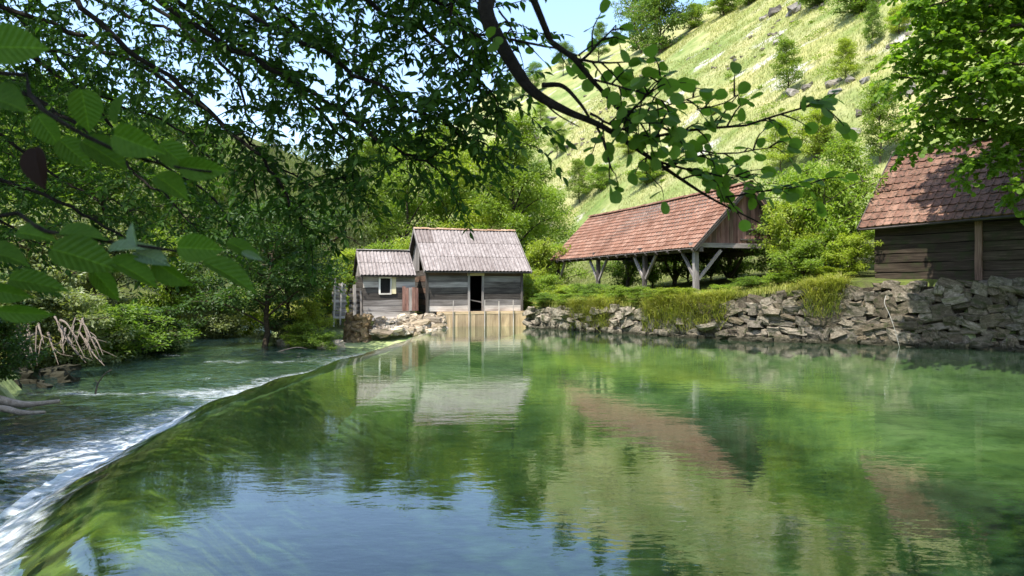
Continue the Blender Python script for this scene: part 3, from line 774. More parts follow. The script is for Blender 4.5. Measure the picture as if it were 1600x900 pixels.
# ------------------------------------------------------------------ the small annex
ann = thing('mill_annex', 'small lower annex with little white framed window left of the mill', 'annex', (-7.10, 35.05, 0), TH)
AL, AD = 2.50, 3.0; AB, AT = .46, 2.50; ah = (AT - AB) / 7
arow = ['wood_pale', 'wood_grey', 'wood_grey', 'wood_dark', 'wood_dark', 'wood_pale', 'wood_pale']
for k in range(7):
    zc = AB + ah * (k + .5)
    if k in (4, 5, 6) and True:
        if 1.62 < zc < 2.46:
            board('plank', ann, M[arow[k]], (0, 0, zc), (.78, 0, zc), .06, ah * .965, jit=.006)
            board('plank', ann, M[arow[k] if k < 6 else 'wood_grey'], (1.52, 0, zc), (AL, 0, zc), .06, ah * .965, jit=.006)
        else: board('plank', ann, M[arow[k]], (0, 0, zc), (AL, 0, zc), .06, ah * .965, jit=.006)
    else: board('plank', ann, M[arow[k]], (0, 0, zc), (AL, 0, zc), .06, ah * .965, jit=.006)
    board('plank', ann, M['wood_dark'], (.02, .05, zc), (.02, AD, zc), .06, ah * .965, jit=.006)
    board('plank', ann, M['wood_dark'], (0, AD, zc), (AL, AD, zc), .06, ah * .97, jit=.004)
slab('floor', ann, M['wood_dark'], [(0, 0, AB), (AL, 0, AB), (AL, AD, AB), (0, AD, AB)], .1)
board('sill_beam', ann, M['wood_pale'], (-.05, -.02, AB - .06), (AL, -.02, AB - .06), .16, .14)
win = board('window', ann, M['paint_white'], (.75, -.05, 1.62), (1.35, -.05, 1.62), .08, .07)
for (a, b) in (((.75, -.05, 2.40), (1.35, -.05, 2.40)), ((.78, -.05, 1.62), (.78, -.05, 2.40)), ((1.33, -.05, 1.62), (1.33, -.05, 2.40))):
    o = board('frame', ann, M['paint_white'], a, b, .08, .07); o.parent = win; o.matrix_basis = win.matrix_basis.inverted() @ o.matrix_basis
o = slab('pane', ann, M['black'], [(.78, -.0, 1.62), (1.33, -.0, 1.62), (1.33, -.0, 2.40), (.78, -.0, 2.40)], .01); o.parent = win; o.matrix_basis = win.matrix_basis.inverted()
board('shutter', ann, M['paint_yellow'], (1.46, -.07, 1.62), (1.46, -.07, 2.42), .03, .22, up=(1, 0, 0))
aang = math.atan2(1.27, 1.75); AEY, AEZ, ARY, ARZ = -.3, 2.50, 1.45, 3.77
for k in range(10):
    y = .1 + k * .3; zt = roof_z(y, AEZ, AEY, ARY, ARZ) - .1
    if zt > AT + .05: board('gable_board', ann, M['wood_grey'], (.0, y, AT - .02), (.0, y, zt), .03, .29, up=(0, 1, 0), jit=.006)
light_blockers(ann, AL, AD, AB, AT)
aro = slab('roof', ann, M['wood_dark'], [(-.14, AEY + .02, AEZ - .04), (2.52, AEY + .02, AEZ - .04), (2.52, ARY, ARZ - .04), (-.14, ARY, ARZ - .04)], .05)
arr = slab('roof', ann, M['wood_dark'], [(2.52, 2 * ARY - AEY, AEZ - .04), (-.14, 2 * ARY - AEY, AEZ - .04), (-.14, ARY, ARZ - .04), (2.52, ARY, ARZ - .04)], .05)
SH2 = sheet_mesh(.90, 1.18, 5, M['sheet'])
for side, par in ((False, aro), (True, arr)):
    for r_ in range(2):
        for c in range(3):
            s = r_ * 1.04; y = AEY + s * math.cos(aang); zz = AEZ + s * math.sin(aang) + .03
            if side: y = 2 * ARY - y
            place_m('sheet', SH2, par, slope_matrix(.30 + c * .875, y, zz, aang - .02 + rb.uniform(-.006, .006), side) @ Matrix.Rotation(rb.uniform(-.015, .015), 4, 'Z'))
board('ridge_board', aro, M['wood_pale'], (-.15, ARY - .05, ARZ + .04), (2.5, ARY - .05, ARZ + .04), .16, .03)
board('rake_board', aro, M['wood_grey'], (-.15, AEY, AEZ - .05), (-.15, ARY, ARZ - .05), .03, .13, jit=.004)
for k in range(5):
    board('gate_board', ann, M['wood_red' if k not in (2,) else 'wood_pale'], (1.90 + k * .155, -.34 + rb.uniform(-.02, .02), .80), (1.90 + k * .155, -.34, 1.93 + rb.uniform(-.04, .05)), .025, .146, up=(1, 0, 0), jit=.006)
board('gate_rail', ann, M['wood_brown'], (1.84, -.30, 1.1), (2.62, -.30, 1.1), .05, .08)

# ------------------------------------------------------------------ stacked plank screen beside the annex
scr = thing('plank_screen', 'weathered screen of stacked short planks with leaning poles beside annex', 'screen', (-8.45, 34.7, .3), R(24))
for k in range(13):
    zc = .22 + k * .128
    board('plank', scr, M['wood_grey' if k % 3 else 'wood_pale'], (rb.uniform(-.05, .03), rb.uniform(-.03, .03), zc), (.62 + rb.uniform(-.04, .06), rb.uniform(-.03, .03), zc), .05, .118, jit=.008)
    if k < 11: board('plank', scr, M['wood_dark' if k % 2 else 'wood_grey'], (.80 + rb.uniform(-.04, .04), .12, zc + .02), (1.36 + rb.uniform(-.04, .04), .16, zc + .02), .05, .116, jit=.008)
for (x, x2, z1, w) in ((.02, .10, 2.05, .07), (.30, .42, 1.85, .08), (1.02, 1.00, 1.75, .13), (1.34, 1.30, 1.5, .07)):
    board('pole', scr, M['wood_pale'], (x, -.08, -.5), (x2, -.08, z1), w, w, jit=.008)

# ------------------------------------------------------------------ stone pier, rubble
def cluster(name, label, cat, loc, items, variants):
    t = thing(name, label, cat, loc)
    for (p, sc, rz) in items:
        me = variants[rb.randrange(len(variants))][0]
        place('stone', me, t, p, (rb.uniform(-.3, .3), rb.uniform(-.3, .3), rz), sc)
    return t
items = []
for lvl in range(9):
    zc = -.95 + lvl * .19
    for (x0, y0) in ((-.36, -.36), (0, -.42), (.36, -.36), (.46, 0), (-.46, 0), (-.36, .36), (.36, .36), (0, .1)):
        tp = 1.12 - lvl * .03
        items.append(((x0 * tp + rb.uniform(-.06, .06), y0 * tp + rb.uniform(-.06, .06), zc + rb.uniform(-.04, .04)), (rb.uniform(.26, .5), rb.uniform(.26, .46), rb.uniform(.16, .36)), rb.uniform(-3, 3)))
cluster('stone_pier', 'square brown mossy stone pier under the plank screen', 'pier', (-7.0, 33.4, .0), items, BROWN_ST)
items = []
for k in range(130):
    u = rb.random(); v = rb.random()
    x = -6.3 + 3.1 * u; yb = 34.6 + .95 * u * .9; y = yb - 1.7 * v * (1 - .45 * u); zt = .52 - .75 * v + .1 * u
    w = rb.uniform(.2, .42)
    items.append(((x + 5, y - 34, zt + rb.uniform(-.1, .06)), (w * 1.2, w, w * .75), rb.uniform(0, 6)))
for (x, y, zz, w) in ((-3.85, 34.9, .36, .9), (-4.3, 34.5, .2, .8), (-3.6, 34.6, .05, .8), (-5.9, 33.2, -.1, .75), (-5.3, 33.5, .0, .6)):
    items.append(((x + 5, y - 34, zz), (w * 1.3, w * .8, w * .42), rb.uniform(-.3, .3)))
cluster('rubble_bank', 'bank of pale rubble stones between the mill and the weir', 'rubble', (-5, 34, 0), items, PALE_ST)
items = []
for k in range(46):
    u = rb.random(); x = -10.5 + 3.2 * u; y = 30.4 + 2.6 * (1 - u) + rb.uniform(-.5, 1.0); w = rb.uniform(.16, .5) * (1.35 if u > .7 else .8)
    items.append(((x + 8, y - 31, max(-.58, float(ground_z(np.array(x), np.array(y)))) + w * .1), (w * 1.25, w, w * .7), rb.uniform(0, 6)))
cluster('shore_stones', 'pale stones along the shore left of the pier', 'stones', (-8, 31, 0), items, PALE_ST)

# ------------------------------------------------------------------ the open shed
SHT = R(19.1)
shed = thing('open_shed', 'open timber shed on posts with long red tiled roof', 'shed', (7.5, 30.0, 0), SHT)
GOV = .5
PY = (0.0, 4.2, 9.1, 14.5); SZ = 3.46
def gz_local(ob_loc, th, x, y):
    wx = ob_loc[0] + math.cos(th) * x - math.sin(th) * y; wy_ = ob_loc[1] + math.sin(th) * x + math.cos(th) * y
    return float(ground_z(np.array(wx), np.array(wy_)))
for x in (0.0, 4.6):
    for y in PY:
        zb = min(gz_local((7.5, 30.0), SHT, x, y), 2.6) - .15
        board('post', shed, M['wood_grey' if (x == 0 and y == 0) else 'wood_dark'], (x, y, zb), (x + rb.uniform(-.03, .03), y, SZ - .06), .2 if y == 0 else .17, .2 if y == 0 else .17, jit=.012)
        for sgn in (-1, 1):
            if (y == 0 and sgn < 0) or (y > 14 and sgn > 0): continue
            board('brace', shed, M['wood_grey' if x == 0 else 'wood_dark'], (x, y + sgn * .08, SZ - 1.15), (x, y + sgn * 1.0, SZ - .1), .1, .11, jit=.006)
        if x == 0 and y == 0: board('brace', shed, M['wood_pale'], (.1, -.02, SZ - 1.2), (1.15, -.04, SZ - .02), .1, .11, jit=.006)
        if x > 4 and y == 0: board('brace', shed, M['wood_dark'], (4.5, 0, SZ - 1.1), (3.6, 0, SZ - .1), .1, .11, jit=.006)
    board('wall_plate', shed, M['wood_dark'], (x, -.4, SZ + .02), (x, 15.0, SZ + .04), .18, .2, jit=.01, seg=6)
for y in PY: board('tie_beam', shed, M['wood_grey' if y == 0 else 'wood_dark'], (-.3, y, SZ + .2), (4.9, y, SZ + .2), .16, .18, jit=.008)
SEX, SEZ, SRX, SRZ = -.38, 3.52, 2.3, 6.22; sang = math.atan2(SRZ - SEZ, SRX - SEX); SL = math.hypot(SRZ - SEZ, SRX - SEX)
# gable boards facing the pond
for k in range(23):
    x = -.02 + k * .212; zr = SEZ + (x - SEX) * math.tan(sang) if x < SRX else SEZ + (2 * SRX - SEX - x) * math.tan(sang)
    if zr - .12 > SZ + .35: board('gable_board', shed, M['wood_red' if k % 4 else 'wood_brown'], (x, -.02, SZ + .26), (x, -.02, zr - .14), .03, .203, up=(1, 0, 0), jit=.006)
for (zz, xa, xb) in ((4.35, 2.2, 3.3), (3.92, 2.1, 3.4)): board('hatch_rail', shed, M['wood_dark'], (xa, -.08, zz), (xb, -.08, zz), .05, .07)
for (yy) in (-.45, 15.0):
    board('rake_board', shed, M['wood_dark'], (SEX, yy, SEZ - .08), (SRX, yy, SRZ - .08), .05, .17, jit=.006)
    board('rake_board', shed, M['wood_brown'], (2 * SRX - SEX, yy, SEZ - .08), (SRX, yy, SRZ - .08), .05, .17, jit=.006)
for k in range(17):
    y = -.3 + k * .945
    board('rafter', shed, M['wood_dark'], (SEX, y, SEZ - .13), (SRX, y, SRZ - .13), .09, .12, jit=.006)
    board('rafter', shed, M['wood_dark'], (2 * SRX - SEX, y, SEZ - .13), (SRX, y, SRZ - .13), .09, .12, jit=.006)
sro = slab('roof', shed, M['wood_dark'], [(SEX, 15.05, SEZ - .03), (SEX, -.5, SEZ - .03), (SRX, -.5, SRZ - .03), (SRX, 15.05, SRZ - .03)], .03)
srr = slab('roof', shed, M['wood_dark'], [(2 * SRX - SEX, -.5, SEZ - .03), (2 * SRX - SEX, 15.05, SEZ - .03), (SRX, 15.05, SRZ - .03), (SRX, -.5, SRZ - .03)], .03)
TW, TL, TR_ = .25, .34, .272
TILE, TV, TQ = tile_mesh(TW, TL, M['tile_red'])
def shed_tile(x, y, zz, back):
    ex = Vector((0, 1 if back else -1, 0)); c, s_ = math.cos(sang), math.sin(sang)
    ey = Vector((-c if back else c, 0, s_)); ez = ex.cross(ey)
    Mx = Matrix((ex, ey, ez)).transposed().to_4x4(); Mx.translation = (x, y, zz)
    return Mx @ Matrix.Rotation(-.135 + rb.uniform(-.015, .015), 4, 'X') @ Matrix.Rotation(rb.uniform(-.02, .02), 4, 'Z')
far_t, back_t = MB(), MB(); cnt = 0
ncol = int(15.5 / TW)
for c in range(ncol):
    for r_ in range(14):
        s = r_ * TR_; y = -.38 + c * TW + rb.uniform(-.006, .006)
        sag = -.05 * math.sin(math.pi * min(max((y + .9) / 16, 0), 1)) * (s / SL)
        zz = SEZ + s * math.sin(sang) + .035 + sag + .02 * math.sin(y * 1.1 + r_ * .3) * .5
        Mx = shed_tile(SEX + s * math.cos(sang), y, zz, False)
        if cnt < 300: place_m('tile', TILE, sro, Mx); cnt += 1
        else: A = np.array(Mx); far_t.add(TV @ A[:3, :3].T + A[:3, 3], Q=TQ)
        Mx = shed_tile(2 * SRX - SEX - s * math.cos(sang), y, zz, True); A = np.array(Mx); back_t.add(TV @ A[:3, :3].T + A[:3, 3], Q=TQ)
tag(far_t.obj('far_tiles', M['tile_red'], sro), kind='stuff'); tag(back_t.obj('far_tiles', M['tile_red'], srr), kind='stuff')
RC2 = ridge_cap_mesh(.44, M['tile_red'], .13)
for k in range(38): place_m('ridge_cap', RC2, sro, Matrix.Translation((SRX, -.52 + k * .41, SRZ + .02 - .05 * math.sin(math.pi * k / 39) + rb.uniform(-.01, .01))) @ Matrix.Rotation(R(90), 4, 'Z'))

# ------------------------------------------------------------------ the dark barn on the right
BT = R(-48.6)
barn = thing('log_barn', 'dark log barn with mossy red tile roof on the stone wall', 'barn', (12.95, 26.0, 0), BT)
BL, BD, BB, BTOP = 8.2, 5.0, 2.14, 4.02
bh = (BTOP - BB) / 6
for k in range(6):
    zc = BB + bh * (k + .5)
    board('log', barn, M['wood_mossy'], (-.12, rb.uniform(-.02, .02), zc), (3.1, rb.uniform(-.02, .02), zc + .02), .16, bh * .93, jit=.014, seg=5)
    board('log', barn, M['wood_mossy'], (3.2, rb.uniform(-.02, .02), zc), (BL, rb.uniform(-.02, .02), zc + .03), .16, bh * .93, jit=.014, seg=5)
    board('log', barn, M['wood_dark'], (0, .02, zc + .03), (0, BD, zc + .03), .16, bh * .93, jit=.014, seg=4)
    board('log', barn, M['wood_dark'], (0, BD, zc), (BL, BD, zc), .16, bh * .95, jit=.01)
board('post', barn, M['wood_brown'], (3.15, -.1, BB - .02), (3.15, -.1, BTOP), .2, .16, jit=.012)
board('sill_beam', barn, M['wood_pale'], (.1, -.14, BB - .07), (BL, -.14, BB - .03), .22, .09, jit=.012, seg=5)
board('wall_plate', barn, M['wood_mossy'], (-.45, -.05, BTOP + .06), (BL + .3, -.05, BTOP + .2), .2, .18, jit=.01)
BEY, BEZ, BRY, BRZ = -.5, 4.02, 2.5, 6.98; bang = math.atan2(BRZ - BEZ, BRY - BEY); BSL = math.hypot(BRZ - BEZ, BRY - BEY)
RISE = .03
light_blockers(barn, BL, BD, BB, BTOP)
bro = slab('roof', barn, M['wood_dark'], [(-.5, BEY, BEZ - .05 - .5 * RISE), (8.6, BEY, BEZ - .05 + 8.6 * RISE), (8.6, BRY, BRZ - .05 + 8.6 * RISE), (-.5, BRY, BRZ - .05 - .5 * RISE)], .05)
brr = slab('roof', barn, M['wood_dark'], [(8.6, 2 * BRY - BEY, BEZ - .05 + 8.6 * RISE), (-.5, 2 * BRY - BEY, BEZ - .05 - .5 * RISE), (-.5, BRY, BRZ - .05 - .5 * RISE), (8.6, BRY, BRZ - .05 + 8.6 * RISE)], .05)
for k in range(15):
    y = .1 + k * .33; zt = BEZ + (min(y, 2 * BRY - y) - BEY) * math.tan(bang) - .2
    if zt > BTOP + .25: board('gable_board', barn, M['wood_dark'], (.0, y, BTOP + .02), (.0, y, zt), .03, .32, up=(0, 1, 0), jit=.006)
BTL, BTV, BTQ = tile_mesh(.27, .47, M['tile_old'])
btn = MB(); brt = MB(); cnt = 0
for c in range(33):
    for r_ in range(11):
        s = r_ * .385; x = -.37 + c * .27 + (.0 if r_ % 2 else .03); lift = x * RISE + .012 * math.sin(x * 2.1 + r_ * 1.3)
        for back in (False, True):
            y = BEY + s * math.cos(bang); y = 2 * BRY - y if back else y
            Mx = slope_matrix(x + rb.uniform(-.012, .012), y, BEZ + s * math.sin(bang) + .04 + lift, bang - .085 + rb.uniform(-.02, .02), back) @ Matrix.Rotation(rb.uniform(-.03, .03), 4, 'Z')
            if not back and cnt < 300: place_m('tile', BTL, bro, Mx); cnt += 1
            else: A = np.array(Mx); (brt if back else btn).add(BTV @ A[:3, :3].T + A[:3, 3], Q=BTQ)
tag(btn.obj('far_tiles', M['tile_old'], bro), kind='stuff'); tag(brt.obj('far_tiles', M['tile_old'], brr), kind='stuff')
RC3 = ridge_cap_mesh(.5, M['rock_wall'], .15)
for k in range(20): place_m('ridge_cap', RC3, bro, Matrix.Translation((-.5 + k * .455, BRY, BRZ + .03 + (-.5 + k * .455) * RISE)))
board('rake_board', bro, M['wood_dark'], (-.52, BEY, BEZ - .08), (-.52, BRY, BRZ - .08), .04, .16)

# hose down the stone wall
hp = smooth_path([PX(1384, 462, 24.0), PX(1382, 474, 23.9), PX(1390, 492, 23.75), PX(1399, 518, 23.65), PX(1407, 549, 23.6)], 14)
hm = MB(); tube(hm, hp, .008, 6); tag(hm.obj('hose', M['hose'], smooth=True), 'thin pale hose hanging down the stone wall into the pond', 'hose')

# ------------------------------------------------------------------ foliage
LEAF2 = (np.array([(0, 0, 0), (.45, .5, .10), (1, 0, -.06), (.45, -.5, .10)]), np.array([(0, 2, 1), (0, 3, 2)]))
def leaf_outline(pts, fold=.12, curl=.12):
    """a leaf from a half outline of (along, half width): both halves folded up along the midrib"""
    n = len(pts); V = []; T = []
    for (u, w) in pts: V.append((u, 0, -curl * u * u))
    for sgn in (1, -1):
        b = len(V)
        for (u, w) in pts: V.append((u - .06 * w, sgn * w, fold * w * 2 - curl * u * u))
        for k in range(n - 1):
            for tri in ((k, k + 1, b + k + 1), (k, b + k + 1, b + k)): T.append(tri if sgn > 0 else tri[::-1])
    return np.array(V), np.array(T)
LEAF_LANCE = leaf_outline([(0, .02), (.25, .38), (.55, .48), (1, 0.02)], .1, .18)
LEAF_ROUND = leaf_outline([(0, .03), (.12, .28), (.4, .48), (.7, .5), (.92, .34), (.96, .06)], .07, .10)
LEAF_HAZEL = leaf_outline([(0, .02), (.02, .16), (.05, .20), (.07, .27), (.12, .30), (.14, .37), (.19, .38), (.22, .44), (.27, .435), (.31, .485), (.36, .47), (.41, .505), (.46, .48), (.51, .50), (.56, .46), (.61, .465), (.65, .41), (.70, .40), (.74, .34), (.79, .31), (.83, .24), (.88, .20), (.91, .12), (.95, .09), (1.02, .0)], .16, .22)
def leaves(mb, P, D, Nn, L, W, tpl=LEAF2):
    V, T = tpl; n = len(P)
    if n == 0: return
    P = np.asarray(P, float); D = nrm(D); S = nrm(np.cross(Nn, D)); Nn = np.cross(D, S)
    L = np.broadcast_to(L, (n,))[:, None, None]; W = np.broadcast_to(W, (n,))[:, None, None]
    out = P[:, None, :] + V[None, :, 0:1] * L * D[:, None, :] + V[None, :, 1:2] * W * S[:, None, :] + V[None, :, 2:3] * L * Nn[:, None, :]
    k = len(V); F_ = (T[None] + (np.arange(n) * k)[:, None, None]).reshape(-1, 3)
    mb.add(out.reshape(-1, 3), T=F_)
def rdir(rs, n): return nrm(rs.normal(size=(n, 3)))

def tree_meshes(seed, H, Rad, base=.22, nlimb=16, nsub=5, per=60, leaf=.15, clump=.55, conic=.0, droop=0.0, trunk_r=.16, aspect=.5, flat=.75, tname='crown', up=.55, multi=1, wild=0.0):
    """tapered trunk with limbs, and a crown of leaves set in clumps along the limbs"""
    rs = np.random.default_rng(seed); tm = MB(); cm = MB(); C = []; O = []
    for st in range(multi):
        lean = rs.normal(0, .05 * H * (1 + 1.2 * (multi > 1)), 2)
        tp = np.array([(0, 0, -.3), (lean[0] * .15, lean[1] * .15, H * .25), (lean[0] * .5, lean[1] * .5, H * .55), (lean[0], lean[1], H * .93)])
        tp = smooth_path(tp, 10); tp[1:-1, :2] += rs.normal(0, .02 * H * .3, (8, 2))
        tube(tm, tp, np.linspace(trunk_r, trunk_r * .12, 10) / multi ** .4, 7)
        for k in range(nlimb // multi):
            f = base + (1 - base) * ((k + rs.uniform(0, 1)) / (nlimb // multi)); az = k * 2.4 + rs.uniform(-.5, .5) + st
            p0 = np.array([np.interp(f * H * .93, tp[:, 2], tp[:, j]) for j in range(3)])
            g = (f - base) / (1 - base)
            prof = (1 - g) ** .8 if conic else math.sqrt(max(1 - (2 * g - .75) ** 2 / 1.6, .05))
            if conic: prof = prof * conic + (1 - conic) * math.sqrt(max(1 - (2 * g - .75) ** 2 / 1.6, .05))
            l = Rad * prof * rs.uniform(.6 - wild, 1.12 + wild * .7); rise = up * l * (1.25 - .6 * g) * rs.uniform(.4, 1.2)
            d = np.array((math.cos(az), math.sin(az), 0)); p2 = p0 + d * l + np.array((0, 0, rise - droop * l)); p1 = p0 + d * l * .5 + np.array((0, 0, rise * .75)) + rs.normal(0, .05 * l, 3)
            lp = smooth_path([p0, p1, p2], 6); tube(tm, lp, np.linspace(trunk_r * .42 * (1 - .6 * g), .012, 6), 5)
            C.append(p2); O.append(p0)
            for q in range(nsub):
                u = rs.uniform(.3, 1.0); b = lp[min(int(u * 5), 4)] * (1 - (u * 5) % 1) + lp[min(int(u * 5) + 1, 5)] * ((u * 5) % 1)
                sd = rdir(rs, 1)[0]; sd[2] = abs(sd[2]) * .5 - droop * .8; e = b + sd * Rad * rs.uniform(.15, .42)
                tube(tm, [b, (b + e) / 2 + rs.normal(0, .03, 3), e], [.02, .013, .005], 4, False); C.append(e); O.append(b)
    C = np.array(C); O = np.array(O); n = len(C) * per
    ci = np.repeat(np.arange(len(C)), per); cs = clump * rs.uniform(.6, 1.35, len(C))
    off = rdir(rs, n) * (rs.uniform(0, 1, n) ** .45)[:, None] * cs[ci][:, None]; off[:, 2] *= flat
    back = rs.uniform(0, 1, n) ** 2
    P = C[ci] * (1 - back * .5)[:, None] + O[ci] * (back * .5)[:, None] + off
    if droop: P[:, 2] -= droop * rs.uniform(0, 1, n) ** 2 * clump * 2.2
    D = nrm(off) + rdir(rs, n) * .7 + np.array((0, 0, -.25 - droop)); Nn = np.array((0, 0, 1.0)) + rdir(rs, n) * .75
    L = leaf * rs.uniform(.65, 1.3, n); leaves(cm, P, D, Nn, L, L * aspect)
    return tm.mesh('trunk', M['bark'], True), cm.mesh(tname, M['leaf_mid'])

T_BROAD = [tree_meshes(200 + k, 10, 3.6, .18, 22, 6, 95, .20, .75, aspect=.55) for k in range(3)]
T_FEATH = [tree_meshes(220 + k, 11, 2.7, .10, 30, 5, 90, .17, .55, conic=.55, aspect=.5, up=.75) for k in range(2)]
T_WILLOW = [tree_meshes(240 + k, 9, 3.6, .2, 22, 6, 100, .19, .75, droop=.45, aspect=.22, trunk_r=.2) for k in range(2)]
T_SHRUB = [tree_meshes(260 + k, 2.7, 1.4, .02, 30, 5, 44, .115, .24, aspect=.55, trunk_r=.06, multi=5, wild=.4) for k in range(4)]
T_SMALL = [tree_meshes(280 + k, 4.6, 1.2, .1, 22, 4, 70, .12, .34, conic=.4, aspect=.5, trunk_r=.06) for k in range(2)]

def put_tree(name, label, cat, pair, x, y, h, w=1.0, mat='leaf_mid', rz=None, group=None, z=None, lean=0.0, bark='bark'):
    """pair of meshes set on the ground at x, y; h and w scale height and spread"""
    zz = float(ground_z(np.array(float(x)), np.array(float(y)))) if z is None else z
    t = thing(name, label, cat, (x, y, zz - .05), rb.uniform(0, 6.28) if rz is None else rz, group)
    place('trunk', pair[0], t, scale=(w, w, h), rot=(0, lean, 0), mat=M[bark])
    place('crown', pair[1], t, scale=(w, w, h), rot=(0, lean, 0), mat=M[mat])
    return t
def at(px, d): return (px - 800) / F * d, d

# trees behind the mill
G1 = 'trees behind the mill'
for (px, d, k, kind, h, w, mat, lab) in (
    (505, 47, 0, 'W', 1.05, 1.0, 'leaf_grey', 'grey green willow standing left behind the annex'),
    (565, 50, 0, 'F', .92, 1.0, 'leaf_bright', 'slender bright tree right above the annex roof'),
    (632, 56, 0, 'B', 1.12, 1.05, 'leaf_bright', 'broad bright green tree behind the gap between annex and mill'),
    (700, 60, 1, 'F', 1.18, 1.25, 'leaf_bright', 'tall feathery tree rising above the mill ridge'),
    (752, 55, 1, 'B', 1.0, .95, 'leaf_yellow', 'yellow green rounded tree above the right half of the mill roof'),
    (800, 51, 0, 'F', 1.08, 1.25, 'leaf_bright', 'tall pointed tree behind the right end of the mill'),
    (848, 56, 2, 'B', .78, .8, 'leaf_bright', 'lower bushy tree at the foot of the hill right of the mill'),
    (590, 76, 1, 'B', 1.35, 1.3, 'leaf_mid', 'dark rounded tree farther back, highest above the annex'),
    (720, 82, 2, 'B', 1.3, 1.3, 'leaf_mid', 'dark rounded tree farther back, behind the feathery tree'),
    (800, 90, 0, 'B', 1.2, 1.2, 'leaf_mid', 'farthest dark tree in the valley, left of the hill edge'),
    (450, 52, 1, 'W', 1.15, 1.05, 'leaf_grey', 'tall grey green willow between the annex and the river trees')):
    pr = {'W': T_WILLOW, 'F': T_FEATH, 'B': T_BROAD}[kind]; x, y = at(px, d)
    put_tree('valley_tree', lab, 'tree', pr[k % len(pr)], x, y, h * 1.12, w * 1.05, mat, group=G1)
# shrubs round the mill
for (px, d, k, h, w, mat, lab) in (
    (545, 41.5, 0, 1.25, 1.2, 'leaf_yellow', 'bright yellow green bush directly left of the annex roof'),
    (600, 43.5, 1, 1.3, 1.3, 'leaf_bright', 'round green bush peeping over the annex ridge'),
    (655, 45, 2, 1.5, 1.3, 'leaf_yellow', 'light green bush behind the left gable of the mill'),
    (838, 43, 3, 1.35, 1.2, 'leaf_yellow', 'light green bush touching the right eave of the mill'),
    (868, 47, 0, 1.3, 1.2, 'leaf_bright', 'green bush between the mill and the open shed'),
    (825, 40.5, 1, .7, .8, 'leaf_yellow', 'low bush at the right corner of the mill'),
    (853, 38.5, 2, .62, .8, 'leaf_bright', 'low leafy bush on the bank right of the timber base')):
    x, y = at(px, d); put_tree('bush', lab, 'bush', T_SHRUB[k], x, y, h, w, mat, group='bushes round the mill')
# the dark riverside tree with the pale leaning trunk
put_tree('riverside_tree', 'dark leafy tree with leaning pale trunk on the river island', 'tree', T_BROAD[1], *at(415, 31.5), .66, .95, 'leaf_dark', 1.0, lean=-.08)
put_tree('riverside_tree', 'second dark tree on the island, right of the leaning trunk', 'tree', T_BROAD[2], *at(452, 34.5), .50, .60, 'leaf_dark', 3.0)
for (px, d, k, h, w, mat, lab) in (
    (484, 32.4, 0, .72, .75, 'leaf_yellow', 'bright yellow bush on the island left of the plank screen'),
    (512, 37.0, 3, .9, .85, 'leaf_bright', 'green bush behind the plank screen'),
    (470, 31.2, 1, .5, .7, 'leaf_bright', 'small low bush at the island water edge'),
    (505, 30.6, 2, .38, .6, 'leaf_mid', 'low dark weed clump beside the shore stones'),
    (430, 33.0, 3, .55, .8, 'leaf_grey', 'grey green bush right of the leaning trunk foot'),
    (350, 37.5, 2, .85, 1.3, 'leaf_grey', 'wide olive bush on the far river shore left of the leaning trunk'),
    (305, 40.0, 1, 1.0, 1.3, 'leaf_grey', 'olive bush on the far shore farther left'),
    (390, 39.5, 0, .9, 1.1, 'leaf_yellow', 'light bush on the far shore behind the leaning trunk')):
    x, y = at(px, d); put_tree('bush', lab, 'bush', T_SHRUB[k], x, y, h, w, mat, group='bushes along the river')
# left bank
for (px, d, kind, k, h, w, mat, lab) in (
    (-12, 15.5, 'S', 2, .62, .8, 'leaf_dark', 'dark bush behind the driftwood log at the left edge'),
    (20, 22.5, 'S', 0, .95, 1.5, 'leaf_grey', 'pale olive bush above the bare roots at the left edge'),
    (105, 24.0, 'S', 1, 1.0, 1.25, 'leaf_grey', 'sunlit bush above the bare roots on the left bank'),
    (185, 26.5, 'S', 2, .85, 1.3, 'leaf_mid', 'green bush on the left bank right of the bare roots'),
    (245, 29.0, 'S', 3, .8, 1.2, 'leaf_dark', 'dark bush overhanging the river bend'),
    (60, 27.5, 'S', 3, 1.5, 1.6, 'leaf_grey', 'tall olive bush behind the left bank bushes'),
    (160, 31.0, 'S', 0, 1.5, 1.6, 'leaf_grey', 'tall olive bush behind the river bend'),
    (260, 36.0, 'S', 1, 1.5, 1.5, 'leaf_bright', 'tall light bush beyond the river bend'),
    (40, 34.0, 'B', 0, 1.0, 1.1, 'leaf_mid', 'green tree on the left slope at the picture edge'),
    (170, 38.0, 'B', 1, 1.05, 1.1, 'leaf_mid', 'green tree on the left slope behind the olive bushes'),
    (290, 44.0, 'B', 2, 1.15, 1.1, 'leaf_mid', 'green tree beyond the river bend behind the light bush'),
    (370, 50.0, 'W', 0, 1.25, 1.1, 'leaf_grey', 'grey willow far up the river behind the leaning trunk'),
    (110, 50.0, 'B', 2, 1.2, 1.3, 'leaf_bright', 'light green tree higher up the left slope')):
    x, y = at(px, d); put_tree('bush' if kind == 'S' else 'bank_tree', lab, 'bush' if kind == 'S' else 'tree', {'S': T_SHRUB, 'B': T_BROAD, 'W': T_WILLOW}[kind][k], x, y, h, w, mat, group='left bank plants')
